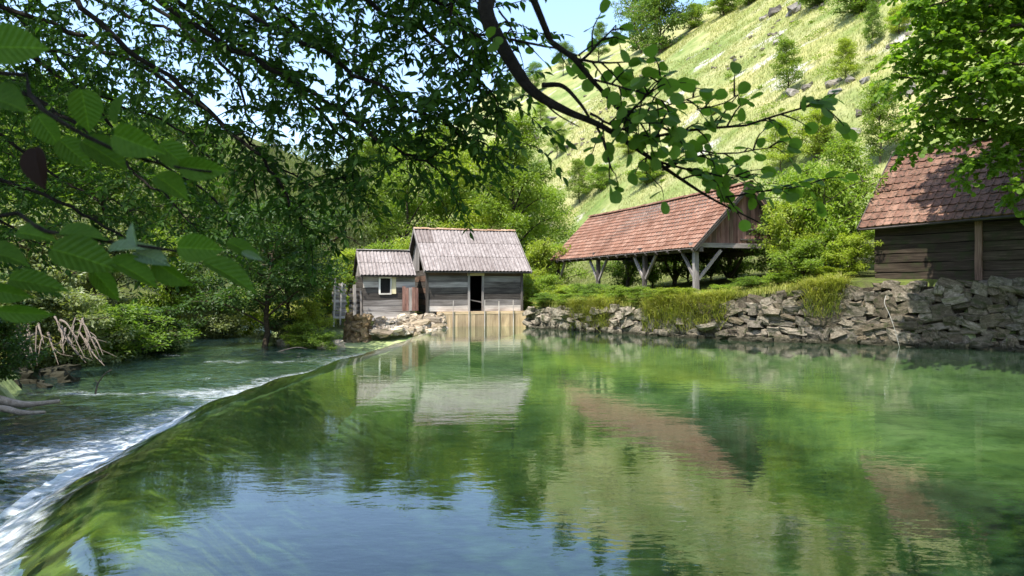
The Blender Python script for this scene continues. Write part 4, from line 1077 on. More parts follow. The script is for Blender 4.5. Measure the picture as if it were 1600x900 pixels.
# right of the shed and along the right bank
for (px, d, kind, k, h, w, mat, lab) in (
    (1235, 29.0, 'S', 0, 1.15, 1.05, 'leaf_yellow', 'bright yellow green bush right of the open shed'),
    (1290, 28.5, 'S', 1, 1.45, 1.15, 'leaf_bright', 'large bright bush between the shed and the barn'),
    (1335, 30.5, 'M', 0, 1.28, 1.1, 'leaf_bright', 'young tree growing at the left corner of the barn'),
    (1250, 33.0, 'S', 2, 1.75, 1.3, 'leaf_bright', 'tall green bush behind the right end of the shed'),
    (1310, 33.5, 'S', 3, 1.5, 1.2, 'leaf_yellow', 'light bush behind the young tree by the barn'),
    (1330, 26.9, 'S', 2, .6, .7, 'leaf_yellow', 'small bush on the wall top by the barn corner'),
    (1255, 27.0, 'S', 3, .62, .8, 'leaf_bright', 'low bush on the wall top in front of the bright bush'),
    (1205, 31.5, 'S', 1, 1.0, .9, 'leaf_mid', 'green bush under the right eave of the shed'),
    (930, 33.8, 'S', 2, 0.34, 0.56, 'leaf_mid', 'leafy weed clump on the bank below the shed middle'),
    (905, 35.5, 'S', 0, 0.34, 0.63, 'leaf_bright', 'leafy weed clump on the bank by the left shed post'),
    (965, 32.0, 'S', 1, 0.29, 0.54, 'leaf_bright', 'weed clump hanging over the wall under the shed'),
    (1045, 29.6, 'S', 3, 0.24, 0.54, 'leaf_yellow', 'low weed clump by the right shed post'),
    (1150, 36.0, 'S', 0, 1.2, 1.1, 'leaf_mid', 'dark bush seen under the shed roof behind its right bay'),
    (1075, 39.5, 'S', 1, 1.2, 1.1, 'leaf_mid', 'dark bush seen under the shed roof behind its middle bay'),
    (1020, 43.0, 'S', 2, 1.2, 1.2, 'leaf_mid', 'dark bush seen under the shed roof behind its left bay'),
    (975, 46.5, 'S', 3, 1.2, 1.2, 'leaf_mid', 'dark bush behind the far left end of the shed'),
    (1110, 37.5, 'S', 3, 1.1, 1.0, 'leaf_dark', 'darkest bush in the shade behind the shed'),
    (850, 35.6, 'S', 1, 0.24, 0.57, 'leaf_mid', 'weed clump spilling over the wall nearest the mill'),
    (890, 34.2, 'S', 2, 0.22, 0.57, 'leaf_bright', 'second weed clump over the wall from the mill'),
    (922, 33.2, 'S', 0, 0.26, 0.59, 'leaf_mid', 'dark weed clump over the wall below the left shed bay'),
    (950, 32.4, 'S', 3, 0.25, 0.57, 'leaf_yellow', 'yellowish weed clump over the wall below the left shed bay'),
    (1000, 31.0, 'S', 1, 0.26, 0.59, 'leaf_bright', 'weed clump over the wall below the middle shed post'),
    (1030, 30.2, 'S', 0, 0.22, 0.55, 'leaf_mid', 'dark weed clump over the wall left of the right shed post'),
    (1075, 29.3, 'S', 2, 0.22, 0.57, 'leaf_yellow', 'yellowish weed clump over the wall below the right shed post'),
    (1125, 28.6, 'S', 3, 0.19, 0.52, 'leaf_bright', 'weed clump over the wall below the shed gable'),
    (1175, 28.0, 'S', 1, 0.20, 0.57, 'leaf_mid', 'weed clump over the wall right of the shed'),
    (1215, 27.6, 'S', 0, 0.22, 0.57, 'leaf_bright', 'weed clump over the wall under the bright bush'),
    (1290, 26.9, 'S', 2, 0.20, 0.57, 'leaf_yellow', 'weed clump over the wall left of the barn'),
    (880, 36.6, 'S', 3, 0.34, 0.72, 'leaf_yellow', 'light weed clump on the bank between mill and shed')):
    x, y = at(px, d); put_tree('bush' if kind == 'S' else 'young_tree', lab, 'bush' if kind == 'S' else 'tree', {'S': T_SHRUB, 'M': T_SMALL}[kind][k], x, y, h, w, mat, group='plants on the right bank')
# behind the shed and up the hill
def on_hill(px, py):
    """where the ray through a photograph pixel meets the hillside"""
    d = np.linspace(36, 330, 3000); x = (px - 800) / F * d; zr = CZ + (450 - py) / F * d
    hit = np.nonzero(zr < ground_z(x, d))[0]
    return (float(x[hit[0]]), float(d[hit[0]])) if len(hit) else None
HILLP = [
    (1032, 84, 'S', 0, 5.4, 4.6, 'leaf_mid', 'large dark round tree on the skyline of the hill'),
    (1002, 84, 'S', 1, 5.0, 3.6, 'leaf_mid', 'dark tree on the skyline left beside the large round one'),
    (1085, 45, 'S', 0, 1.9, 2.3, 'leaf_bright', 'light bush on the skyline right of the large round tree'),
    (1130, 25, 'S', 1, 1.7, 2.4, 'leaf_bright', 'bush on the skyline second right of the large round tree'),
    (1170, 8, 'S', 2, 1.7, 2.2, 'leaf_bright', 'bush at the top edge of the picture left of the skyline boulders'),
    (1275, 12, 'S', 3, 1.4, 2.3, 'leaf_mid', 'dark bush right beside the skyline boulders'),
    (1345, 20, 'S', 0, 1.3, 2.4, 'leaf_mid', 'wide dark bush near the top of the hill'),
    (1232, 148, 'M', 0, 1.25, 1.35, 'leaf_bright', 'solitary small tree standing on the open hillside'),
    (1322, 128, 'M', 1, .85, 1.0, 'leaf_yellow', 'pale sapling right of the solitary hillside tree'),
    (1362, 75, 'M', 0, .9, .8, 'leaf_mid', 'thin sapling high on the hill'),
    (1405, 55, 'S', 1, .9, 1.0, 'leaf_yellow', 'yellow bush high on the hill beside the overhanging tree'),
    (905, 318, 'M', 1, 1.25, 1.5, 'leaf_bright', 'bushy young tree on the slope above the left shed roof'),
    (938, 300, 'S', 2, 1.2, 1.3, 'leaf_bright', 'bush on the slope above the shed roof middle'),
    (1010, 290, 'S', 3, 1.0, 1.6, 'leaf_bright', 'low bush on the slope just above the shed ridge'),
    (985, 240, 'S', 0, .8, 1.3, 'leaf_yellow', 'pale bush halfway up the slope above the shed'),
    (1220, 270, 'M', 1, .9, 1.1, 'leaf_yellow', 'pale sapling on the slope right of the shed gable'),
    (1275, 250, 'S', 1, 1.3, 1.3, 'leaf_yellow', 'yellow green bush on the lower slope'),
    (1375, 255, 'M', 0, 1.1, 1.2, 'leaf_bright', 'bright sapling just left of the barn roof'),
    (870, 250, 'B', 1, .62, .55, 'leaf_bright', 'small round tree at the left edge of the hill'),
    (845, 205, 'F', 0, .62, .8, 'leaf_bright', 'pointed tree on the left edge of the hill'),
    (835, 150, 'B', 2, .9, .9, 'leaf_mid', 'tree on the distant left shoulder of the hill'),
    (800, 158, 'B', 1, .85, .9, 'leaf_bright', 'leftmost tree on the distant hill shoulder'),
    (880, 118, 'B', 0, .95, .9, 'leaf_mid', 'tree on the skyline behind the alder branch'),
    (935, 98, 'F', 1, 1.0, 1.2, 'leaf_mid', 'pointed skyline tree left of the dark round trees'),
    (1115, 180, 'S', 3, .35, .7, 'leaf_yellow', 'tiny shrub in the middle of the open hillside')]
for (px, py, kind, k, h, w, mat, lab) in HILLP:
    p = on_hill(px, py)
    if p is None: p = at(px, 190)
    put_tree('hill_tree' if h > 3 else {'B': 'hill_tree', 'F': 'hill_tree', 'M': 'sapling', 'S': 'bush'}[kind], lab, 'bush' if kind == 'S' and h < 3 else 'tree', {'S': T_SHRUB, 'M': T_SMALL, 'B': T_BROAD, 'F': T_FEATH}[kind][k], p[0], p[1], h, w, mat, group='plants on the hill')

# limestone boulders on the hill
for (px, py, w, lab) in (
    (1240, 22, 3.6, 'largest grey boulder near the top of the hill'), (1212, 20, 2.8, 'dark boulder left beside the largest one'),
    (1193, 30, 1.8, 'small boulder left end of the top row'), (1215, 68, 1.5, 'lone boulder below the top row'),
    (862, 190, 4.0, 'pale rock outcrop at the left edge of the hill'), (838, 218, 2.6, 'rock below the left outcrop'), (885, 232, 2.2, 'rock right of the left outcrop'),
    (1303, 132, 2.0, 'boulder beside the pale sapling'), (1330, 128, 1.5, 'flat boulder right of the pale sapling'), (1352, 128, 1.4, 'flat boulder farther right on the same ledge'),
    (1305, 148, 1.5, 'boulder just under the ledge boulders'), (1333, 214, 1.8, 'boulder standing free in the middle of the right slope'),
    (1240, 148, 2.0, 'rock at the foot of the solitary hillside tree'), (1262, 138, 1.6, 'rock right of the solitary hillside tree'),
    (1425, 145, 1.6, 'boulder under the overhanging leaves'), (1470, 118, 2.4, 'pale rock seen between overhanging branches'), (1545, 165, 2.2, 'pale rock above the barn roof'),
    (1375, 165, 1.4, 'rock in the stony patch above the barn'), (1400, 150, 1.3, 'upper rock of the stony patch above the barn'), (1345, 180, 1.2, 'lower rock of the stony patch above the barn'),
    (1035, 98, 1.3, 'small pale rock below the round skyline tree'), (1150, 95, 1.1, 'small pale rock on the bare upper slope'), (995, 102, 1.2, 'pale stone left on the upper slope'),
    (960, 262, 1.2, 'pale stone on the slope above the shed'), (915, 268, 1.1, 'pale stone left above the shed')):
    p = on_hill(px, py)
    if p is None: continue
    zz = float(ground_z(np.array(p[0]), np.array(p[1]))); ob = bpy.data.objects.new('boulder', HILL_ST[rb.randrange(7)][0]); COL.objects.link(ob)
    ob.location = (p[0], p[1], zz + w * .12); w *= .62; ob.scale = (w * 1.2, w * .9, w * .7); ob.rotation_euler = (rb.uniform(-.7, .7), rb.uniform(-.6, .6), rb.uniform(0, 6)); ob.location.z -= w * .1
    tag(ob, lab, 'boulder', 'boulders on the hill')
# countless loose stones in the turf
sm = MB(); rs = np.random.default_rng(77); k = 0
while k < 420:
    x = rs.uniform(5, 90); y = rs.uniform(42, 160)
    if hill_t(x, y) < 6 or fbm(np.array(x * .05), np.array(y * .05), 91) < .08: continue
    zz = float(ground_z(np.array(x), np.array(y))); w = rs.uniform(.15, .75) ** 1.3 + .1; me, V, Q = HILL_ST[rs.integers(7)]; a = rs.uniform(0, 6)
    Rm = np.array(((math.cos(a), -math.sin(a), 0), (math.sin(a), math.cos(a), 0), (0, 0, 1)))
    sm.add((V * np.array((w * 1.3, w, w * .6))) @ Rm.T + np.array((x, y, zz + .05)), Q=Q); k += 1
tag(sm.obj('loose_stones', M['rock_hill']), 'loose pale limestone scattered through the hillside grass', 'stones', kind='stuff')

sc_ = MB(); rs = np.random.default_rng(78); P_ = []
while len(P_) < 150:
    y = rs.uniform(44, 150); x = rs.uniform(.02, .72) * y
    if hill_t(x, y) < 5 or fbm(np.array(x * .045), np.array(y * .045), 93) < .05: continue
    P_.append((x, y, float(ground_z(np.array(x), np.array(y)))))
P_ = np.repeat(np.array(P_), 130, 0); w_ = np.repeat(rs.uniform(.3, 1.1, 150), 130); n = len(P_)
o_ = rdir(rs, n) * (rs.uniform(0, 1, n) ** .5 * w_)[:, None]; o_[:, 2] = np.abs(o_[:, 2]) * .55
leaves(sc_, P_ + o_, o_ + rdir(rs, n) * .5, np.array((0, 0, 1.0)) + rdir(rs, n) * .7, rs.uniform(.12, .26, n), rs.uniform(.08, .14, n))
tag(sc_.obj('low_scrub', M['leaf_bright']), 'low green scrub patches in the hillside grass', 'scrub', kind='stuff')
# ------------------------------------------------------------------ grass
def blades(mb, x, y, z, h, w, rs, lean=.35):
    n = len(x); a = rs.uniform(0, 2 * math.pi, n); d = np.stack((np.cos(a), np.sin(a), np.zeros(n)), -1); s = np.stack((-np.sin(a), np.cos(a), np.zeros(n)), -1)
    b = np.stack((x, y, z), -1); l = lean * rs.uniform(.2, 1.6, n)[:, None]; hh = h[:, None]; ww = np.broadcast_to(w, (n,))[:, None]
    m = b + d * hh * l * .35 + np.array((0, 0, 1)) * hh * .6; t = b + d * hh * l + np.array((0, 0, 1)) * hh * (1 - .25 * l)
    V = np.stack((b - s * ww, b + s * ww, m + s * ww * .7, m - s * ww * .7, t), 1).reshape(-1, 3); o = np.arange(n)[:, None] * 5
    mb.add(V, Q=o + np.array((0, 1, 2, 3)), T=o + np.array((3, 2, 4)))
rs = np.random.default_rng(31)
n = 150000; yy = rs.uniform(38, 150, n) ; xx = rs.uniform(-.1, .75, n) * yy; ht = hill_t(xx, yy); keep = (ht > 1) & (fbm(xx * .12, yy * .12, 92) > -.35)
xx, yy = xx[keep], yy[keep]; hg = MB(); dist = np.hypot(xx, yy)
blades(hg, xx, yy, ground_z(xx, yy) - .03, rs.uniform(.15, .42, len(xx)) * (dist / 60) ** .3, .012 * (dist / 40), rs, .9)
tag(hg.obj('hill_grass', M['grass_dry']), 'long dry grass covering the sunny hillside', 'grass', kind='stuff')
n = 60000; yy = rs.uniform(20, 47, n); off = np.abs(rs.normal(0, 3.2, n)) + .32; xx = XR(np.minimum(yy, 36.5)) + off
inshed = ((xx - 7.5) * .945 + (yy - 30) * .328 > .5) & ((xx - 7.5) * .945 + (yy - 30) * .328 < 4.6) & (-(xx - 7.5) * .328 + (yy - 30) * .945 > 0)
keep = (xx < 11.6) & (~inshed) & (fbm(xx * .6, yy * .6, 95) > -.30)
xx, yy = xx[keep], yy[keep]; clump_h = np.clip(.5 + .9 * fbm(xx * .5, yy * .5, 96), .25, 1.3); bgm = MB()
blades(bgm, xx, yy, ground_z(xx, yy) - .03, rs.uniform(.25, .75, len(xx)) * clump_h * .68, .011, rs, .7)
# tufts hanging over the wall edge
n = 30000; s = rs.uniform(0, 15.5, n); s = s[fbm(s * .55, s * 0, 97) > -.15]; xs = np.interp(s, arc, wl_x); ys = np.interp(s, arc, wl_y)
ov = rs.uniform(-.15, .45, len(s)); xo = xs + ov * .66; yo = ys + ov * .75; zt = wall_top(xs) - np.maximum(.2 - ov, 0) * rs.uniform(.5, 3.2, len(s))
blades(bgm, xo, yo, zt, rs.uniform(.25, .75, len(s)), .011, rs, 1.3)
tag(bgm.obj('bank_grass', M['grass']), 'tall green and straw coloured grass on the right bank', 'grass', kind='stuff')
n = 42000; xx = rs.uniform(-16, 3, n); yy = rs.uniform(29.5, 48, n); zz = ground_z(xx, yy); keep = (zz > -.35) & (zz < 3) & (fbm(xx * .5, yy * .5, 98) > -.2)
lx = (xx + 4.13) * math.cos(TH) + (yy - 36) * math.sin(TH); ly = -(xx + 4.13) * math.sin(TH) + (yy - 36) * math.cos(TH); keep &= ~((yy < 34.6) & (xx > -8.6)); keep &= ~((lx > -3.2) & (lx < 5.2) & (ly > -1.6) & (ly < 4.8))
ig = MB(); blades(ig, xx[keep], yy[keep], zz[keep] - .03, rs.uniform(.15, .5, keep.sum()), .011, rs, .7)
tag(ig.obj('island_grass', M['grass']), 'green grass and weeds on the ground around the mill', 'grass', kind='stuff')
n = 26000; yy = rs.uniform(15, 40, n); xx = XL(yy) - np.abs(rs.normal(0, 3.5, n)) - .3; zz = ground_z(xx, yy)
lg = MB(); blades(lg, xx, yy, zz - .03, rs.uniform(.15, .5, n), .011, rs, .7)
tag(lg.obj('left_bank_grass', M['grass']), 'shaded grass and weeds on the left river bank', 'grass', kind='stuff')

# ------------------------------------------------------------------ overhanging trees near the camera
class Twigs:
    """wood and leaf lists of one near tree"""
    def __init__(self, seed): self.rs = np.random.default_rng(seed); self.wood = MB(); self.P = []; self.D = []; self.N = []; self.L = []
    def leaf(self, p, d, n, l): self.P.append(p); self.D.append(d); self.N.append(n); self.L.append(l)
    def shoot(self, a, b, r0, step, l, side=.9, down=.3, droop=.1, both=True, start=.15):
        rs = self.rs; a = np.asarray(a, float); b = np.asarray(b, float); ln = np.linalg.norm(b - a)
        mid = (a + b) / 2 + rs.normal(0, .05 * ln, 3) + np.array((0, 0, droop * ln)); pts = smooth_path([a, mid, b], 6)
        tube(self.wood, pts, np.linspace(r0, r0 * .35, 6), 4, False)
        n = max(int(ln / step), 2)
        for k in range(n):
            u = start + (1 - start) * (k + .5) / n; f = u * 5; i = min(int(f), 4); p = pts[i] * (1 - (f - i)) + pts[i + 1] * (f - i); t = nrm(pts[i + 1] - pts[i])
            sd = nrm(np.cross(t, (0, 0, 1.0)) + rs.normal(0, .25, 3))
            for sg in ((1, -1) if both else ((1,) if k % 2 else (-1,))):
                if rs.random() < .12: continue
                d = t * .55 + sg * sd * side + np.array((0, 0, -down * rs.uniform(.2, 1.8))) + rs.normal(0, .22, 3)
                self.leaf(p, d, np.array((0, 0, 1.0)) + rs.normal(0, .45, 3), l * rs.uniform(.65, 1.2))
        self.leaf(pts[-1], pts[-1] - pts[-2], np.array((0, 0, 1.0)) + rs.normal(0, .4, 3), l)
    def limb(self, ctrl, r0, r1, every, sub, step, l, droop=.25, fan=1.0, sides=6, start=.25, second=0, **kw):
        rs = self.rs; ln = sum(np.linalg.norm(np.diff(ctrl, axis=0), axis=1)); m = max(int(ln / .25), 8); pts = smooth_path(ctrl, m)
        pts[1:-1] += rs.normal(0, .012, (m - 2, 3)) * min(ln, 4) * .4
        tube(self.wood, pts, np.linspace(r0, r1, m), sides); n = max(int(ln * (1 - start) / every), 2)
        for k in range(n):
            u = start + (1 - start) * (k + rs.uniform(0, 1)) / n; f = u * (m - 1); i = min(int(f), m - 2); p = pts[i] * (1 - (f - i)) + pts[i + 1] * (f - i); t = nrm(pts[i + 1] - pts[i])
            o = rs.normal(0, 1, 3); o[2] *= .5; d = nrm(t * .7 + fan * nrm(o - t * np.dot(o, t)) + np.array((0, 0, -droop * rs.uniform(0, 2)))); q = p + d * sub * rs.uniform(.5, 1.25)
            self.shoot(p, q, max(r1 * .8, .004), step, l, **kw)
            for s2 in range(second):
                w = rs.uniform(.3, .9); p2 = p * (1 - w) + q * w; o = rs.normal(0, 1, 3); o[2] *= .5
                self.shoot(p2, p2 + nrm(d * .5 + nrm(o) + np.array((0, 0, -droop))) * sub * rs.uniform(.3, .7), .003, step, l, **kw)
        self.shoot(pts[-1], pts[-1] + nrm(pts[-1] - pts[-2] + np.array((0, 0, -droop * .5))) * sub * .7, r1, step, l, **kw)
    def finish(self, root, tpl, aspect, mat, nparts, woodmat, wname='branches', variants=None):
        self.wood.obj(wname, woodmat, root, True)
        P = np.array(self.P); D = nrm(np.array(self.D)); Nn = np.array(self.N); L = np.array(self.L)
        dist = P[:, 1]; inf = (dist > .3) & (np.abs(P[:, 0]) < .69 * dist) & (P[:, 2] - CZ < .385 * dist) & (P[:, 2] - CZ > -.2 * dist)
        score = np.where(inf, L / np.maximum(dist, .3), -1); order = np.argsort(-score); parts = [i for i in order[:nparts] if score[i] > 0]
        V, T = tpl; me = MB().add(V * np.array((1, aspect, 1)), T=T).mesh('leaf', mat)
        inv = root.matrix_basis.inverted()
        for i in parts:
            z = Vector(Nn[i]); x = Vector(D[i])
            if abs(z.normalized().dot(x)) > .97: z = Vector((.3, .5, .8))
            o = place_m('leaf', me, root, Matrix.Translation(P[i] - np.array(root.location)) @ frame_quat(x, z).to_4x4() @ Matrix.Scale(float(L[i]), 4))
        rest = np.ones(len(P), bool); rest[parts] = False
        if rest.any():
            mb = MB()
            near = rest & (dist > .3) & (np.abs(P[:, 0]) < .78 * dist) & (P[:, 2] - CZ < .45 * dist)
            for sel, tp_ in ((near, tpl), (rest & ~near, LEAF2)): leaves(mb, P[sel] - np.array(root.location), D[sel], Nn[sel], L[sel], L[sel] * aspect, tp_)
            tag(mb.obj('foliage', mat, root), kind='stuff')
def wood_shift(tw, loc):
    tw.wood.V = [v - np.array(loc) for v in tw.wood.V]

# ash-like tree on the left bank whose boughs hang across the upper left
AB_LOC = (-10.2, 7.0, float(ground_z(np.array(-10.2), np.array(7.0))) - .1)
ash = thing('overhanging_tree', 'dark tree with narrow leaves overhanging the upper left', 'tree', AB_LOC)
tw = Twigs(301)
tube(tw.wood, smooth_path([(-10.2, 7.0, AB_LOC[2] - .2), (-9.9, 6.9, 2.5), (-9.2, 6.6, 5.0), (-8.6, 6.4, 7.5), (-8.2, 6.2, 10)], 16), np.linspace(.30, .10, 16), 9)
K = lambda *a: [PX(*p) for p in a]
src = [(-9.6, 6.8, 3.6), (-9.2, 6.6, 4.8), (-9.0, 6.6, 5.8), (-8.8, 6.5, 6.6)]
limbs = [
    (3, K((60, -150, 6.6), (320, -10, 6.2), (520, 90, 5.8), (640, 165, 5.5), (735, 215, 5.2))),
    (3, K((150, -260, 6.0), (420, -70, 5.6), (590, 10, 5.4), (700, 80, 5.2), (772, 150, 5.0))),
    (2, K((-60, -120, 7.2), (160, 40, 7.0), (320, 170, 6.6), (430, 270, 6.3), (475, 360, 6.1))),
    (1, K((-220, 60, 8.0), (40, 150, 7.6), (190, 250, 7.2), (300, 350, 6.9))),
    (2, K((-160, -40, 8.0), (60, 30, 7.8), (230, 110, 7.4), (380, 215, 7.0), (500, 300, 6.6))),
    (3, K((0, -200, 6.4), (260, 10, 6.2), (460, 130, 5.9), (590, 215, 5.6), (680, 262, 5.3))),
    (0, K((-200, 220, 8.6), (30, 290, 8.4), (160, 350, 8.2), (250, 400, 8.0))),
    (2, K((60, -160, 6.8), (300, 20, 6.6), (440, 120, 6.4), (540, 220, 6.1), (545, 290, 6.0))),
    (3, K((300, -260, 5.4), (560, -90, 5.2), (680, 0, 5.0), (752, 60, 4.9))),
    (3, K((200, -200, 7.0), (380, -40, 6.8), (470, 50, 6.6), (600, 100, 6.3))),
    (1, K((-200, -10, 9.5), (0, 60, 9.4), (130, 140, 9.2), (260, 190, 9.0), (340, 260, 8.8))),
    (1, K((-240, 120, 9.5), (-20, 200, 9.4), (110, 290, 9.2), (220, 330, 9.0))),
    (2, K((-120, -160, 9.0), (80, -40, 9.0), (240, 40, 8.8), (400, 90, 8.6), (470, 180, 8.4))),
    (0, K((-240, 250, 7.5), (-40, 330, 7.4), (60, 380, 7.3))),
    (2, K((-60, -200, 7.6), (130, -60, 7.6), (300, 60, 7.4), (380, 150, 7.2), (400, 300, 7.0))),
    (2, K((-100, -60, 10), (80, 80, 10), (180, 200, 9.8), (330, 310, 9.6), (380, 400, 9.4)))]
for (si, c) in limbs:
    tw.limb(np.array([src[si]] + c), .040, .006, .13, .56, .046, .080, droop=.16, fan=1.0, start=.34, second=1, side=.9, down=.2)
# the dense inner boughs farther left, and the crown above
for k in range(17):
    a = tw.rs.uniform(-260, 60); b = tw.rs.uniform(-250, 330); dd = tw.rs.uniform(8, 12.5)
    e = PX(a + tw.rs.uniform(170, 330), b + tw.rs.uniform(30, 130), dd - .5)
    tw.limb(np.array([np.array((-9.4, 6.7, 4.2 + 2.5 * tw.rs.random())), PX(a, b, dd), e]),   .035, .008, .19, .75, .065, .11, droop=.3, fan=1.1, start=.3, second=2, side=.85, down=.35)
for k in range(34):
    az = tw.rs.uniform(-1.9, 1.5); ln = tw.rs.uniform(2.5, 6.5); z0 = tw.rs.uniform(6, 9.5); s0 = np.array((-8.5, 6.4, z0)); e = s0 + np.array((math.cos(az) * ln, math.sin(az) * ln, tw.rs.uniform(.4, 2.6)))
    if e[2] - CZ < .42 * max(e[1], .1) + .5: e[2] = CZ + .42 * max(e[1], .1) + .9
    tw.limb(np.array([s0, (s0 + e) / 2 + np.array((0, 0, .7)), e]), .05, .012, .28, .8, .075, .16, droop=.1, fan=1.2, start=.25, second=1)
wood_shift(tw, AB_LOC); tw.finish(ash, LEAF_LANCE, .46, M['leaf_ash'], 300, M['bark_dark'])

# alder beside the camera: one limb reaches down across the middle of the picture
AL_LOC = (-2.9, 1.0, .2)
alder = thing('alder_tree', 'alder limb with round leaves hanging down across the picture centre', 'tree', AL_LOC)
tw = Twigs(402)
tube(tw.wood, smooth_path([(-2.9, 1.0, 0), (-2.8, 1.05, 2), (-2.6, 1.1, 3.6), (-2.5, 1.0, 7), (-2.4, .8, 12.5)], 16), np.linspace(.19, .06, 16), 9)
main = [(-2.62, 1.1, 3.5), (-1.7, 1.9, 4.1), (-.75, 2.7, 3.75)] + K((742, -60, 2.95), (760, 22, 2.9), (800, 98, 2.85), (832, 142, 2.82), (882, 172, 2.8), (940, 197, 2.8), (1000, 236, 2.85), (1060, 277, 2.9), (1115, 312, 2.95), (1185, 347, 3.0))
mp_ = smooth_path(main, 60); u_ = np.linspace(0, 1, 60)
tube(tw.wood, mp_, np.interp(u_, [0, .35, .5, .62, .75, 1.0], [.060, .030, .021, .013, .009, .003]), 8)
def side(pts, r0, r1, leafy=True, n=16, every=.042, sub=.13, l=.052, start=.12):
    c = np.array(K(*pts)) + tw.rs.normal(0, .012, (len(pts), 3)) * np.array((0, 1, 0)) * 3
    if not leafy:
        tube(tw.wood, smooth_path(c, n), np.linspace(r0, r1, n), 6); return
    tw.limb(c, r0, r1, every, sub, .038, l, droop=.15, fan=1.0, start=start, side=.8, down=.25, both=False)
side([(818, -60, 2.6), (826, 2, 2.6), (860, 60, 2.62), (900, 93, 2.65), (926, 122, 2.68), (963, 158, 2.7), (1007, 181, 2.75), (1050, 205, 2.78)], .015, .005, True, start=.62)
side([(986, 228, 2.84), (1040, 206, 2.8), (1115, 198, 2.75), (1180, 192, 2.72), (1240, 178, 2.7), (1285, 172, 2.68)], .007, .003)
side([(1040, 262, 2.9), (1075, 232, 2.86), (1150, 235, 2.82), (1215, 228, 2.8)], .006, .002)
side([(1030, 254, 2.88), (1095, 272, 2.85), (1165, 283, 2.85)], .006, .002)
side([(1065, 280, 2.92), (1110, 268, 2.9), (1160, 275, 2.9)], .005, .002)
side([(846, 140, 2.8), (880, 128, 2.7), (905, 155, 2.7), (922, 178, 2.72)], .011, .005, False)
side([(922, 178, 2.72), (960, 200, 2.7), (1000, 215, 2.7)], .006, .002)
side([(935, 196, 2.8), (944, 225, 2.78), (952, 262, 2.76), (960, 272, 2.76)], .006, .002, every=.09, sub=.09)
side([(955, 205, 2.8), (1000, 160, 2.6), (1030, 130, 2.55)], .006, .002)
side([(905, 97, 2.65), (935, 70, 2.6), (960, 45, 2.58)], .006, .002)
side([(900, 93, 2.65), (945, 100, 2.62), (985, 95, 2.6)], .006, .002)
side([(930, 122, 2.68), (985, 150, 2.66), (1040, 165, 2.65)], .005, .002)
side([(800, 60, 2.85), (840, 75, 2.8), (880, 80, 2.78), (905, 90, 2.78)], .006, .002)
side([(780, 20, 2.9), (800, 50, 2.88), (815, 80, 2.86)], .005, .002)
side([(1115, 312, 2.95), (1160, 305, 2.93), (1220, 297, 2.92), (1268, 290, 2.9)], .005, .002)
side([(1010, 240, 2.86), (1010, 265, 2.84), (1030, 295, 2.84)], .004, .002, every=.09, sub=.08)
side([(840, 145, 2.82), (870, 175, 2.82), (905, 200, 2.84)], .005, .002, False)
side([(1000, 181, 2.75), (1045, 160, 2.7), (1095, 148, 2.68)], .005, .002)
side([(1040, 262, 2.9), (1075, 246, 2.8), (1120, 238, 2.76)], .005, .002)
side([(960, 158, 2.7), (985, 190, 2.66), (1030, 200, 2.64)], .005, .002)
side([(1090, 170, 2.7), (1125, 165, 2.68), (1150, 150, 2.66)], .003, .002, every=.07, sub=.07)
for k in range(36):
    az = tw.rs.uniform(-3.1, 3.1); ln = tw.rs.uniform(2.0, 5.0); z0 = tw.rs.uniform(6.5, 12.0); s0 = np.array((-2.45, .9, z0)); e = s0 + np.array((math.cos(az) * ln, math.sin(az) * ln, tw.rs.uniform(.3, 1.6)))
    if e[2] - CZ < .42 * max(e[1], .1) + .8: e[2] = CZ + .42 * max(e[1], .1) + .8
    tw.limb(np.array([s0, (s0 + e) / 2 + np.array((0, 0, .3)), e]), .035, .01, .22, .75, .085, .16, droop=.1, fan=1.2, start=.2, second=1)
wood_shift(tw, AL_LOC); tw.finish(alder, LEAF_ROUND, .92, M['leaf_alder'], 300, M['bark_dark'])

# hazel right beside the camera: large soft leaves at the left edge
HZ_LOC = (-1.75, .35, .25)
hazel = thing('hazel_shrub', 'large toothed hazel leaves close to the camera at the left edge', 'shrub', HZ_LOC)
hw = MB(); rsz = np.random.default_rng(55)
def hz_path(ctrl, r0, r1): tube(hw, smooth_path(ctrl, 18) - np.array(HZ_LOC), np.linspace(r0, r1, 18), 6)
hz_path([(-1.75, .35, 0), (-1.7, .5, 1.0), (-1.5, .8, 1.75)] + K((-60, 345, 1.2), (60, 360, 1.2), (160, 376, 1.2), (260, 390, 1.22), (335, 402, 1.25)), .006, .002)
hz_path([(-1.76, .36, 0), (-1.7, .5, 1.3), (-1.4, .85, 2.1)] + K((-30, 110, 1.2), (50, 160, 1.18), (120, 205, 1.16), (200, 242, 1.18), (280, 262, 1.2), (330, 268, 1.2)), .006, .002)
hz_path([(-1.78, .33, 0), (-1.8, .45, 1.2), (-1.5, .8, 1.65)] + K((-80, 470, 1.15), (10, 445, 1.15), (60, 438, 1.15)), .005, .002)
hz_path([(-1.74, .34, 0), (-1.65, .5, 1.5), (-1.3, .85, 2.3)] + K((-60, 60, 1.15), (0, 72, 1.12)), .005, .003)
HZM = {k: MB().add(LEAF_HAZEL[0] * np.array((1, .80, 1)), T=LEAF_HAZEL[1]).mesh('leaf', M[m]) for k, m in (('g', 'leaf_hazel'), ('p', 'leaf_hazel_pale'), ('d', 'leaf_dead'))}
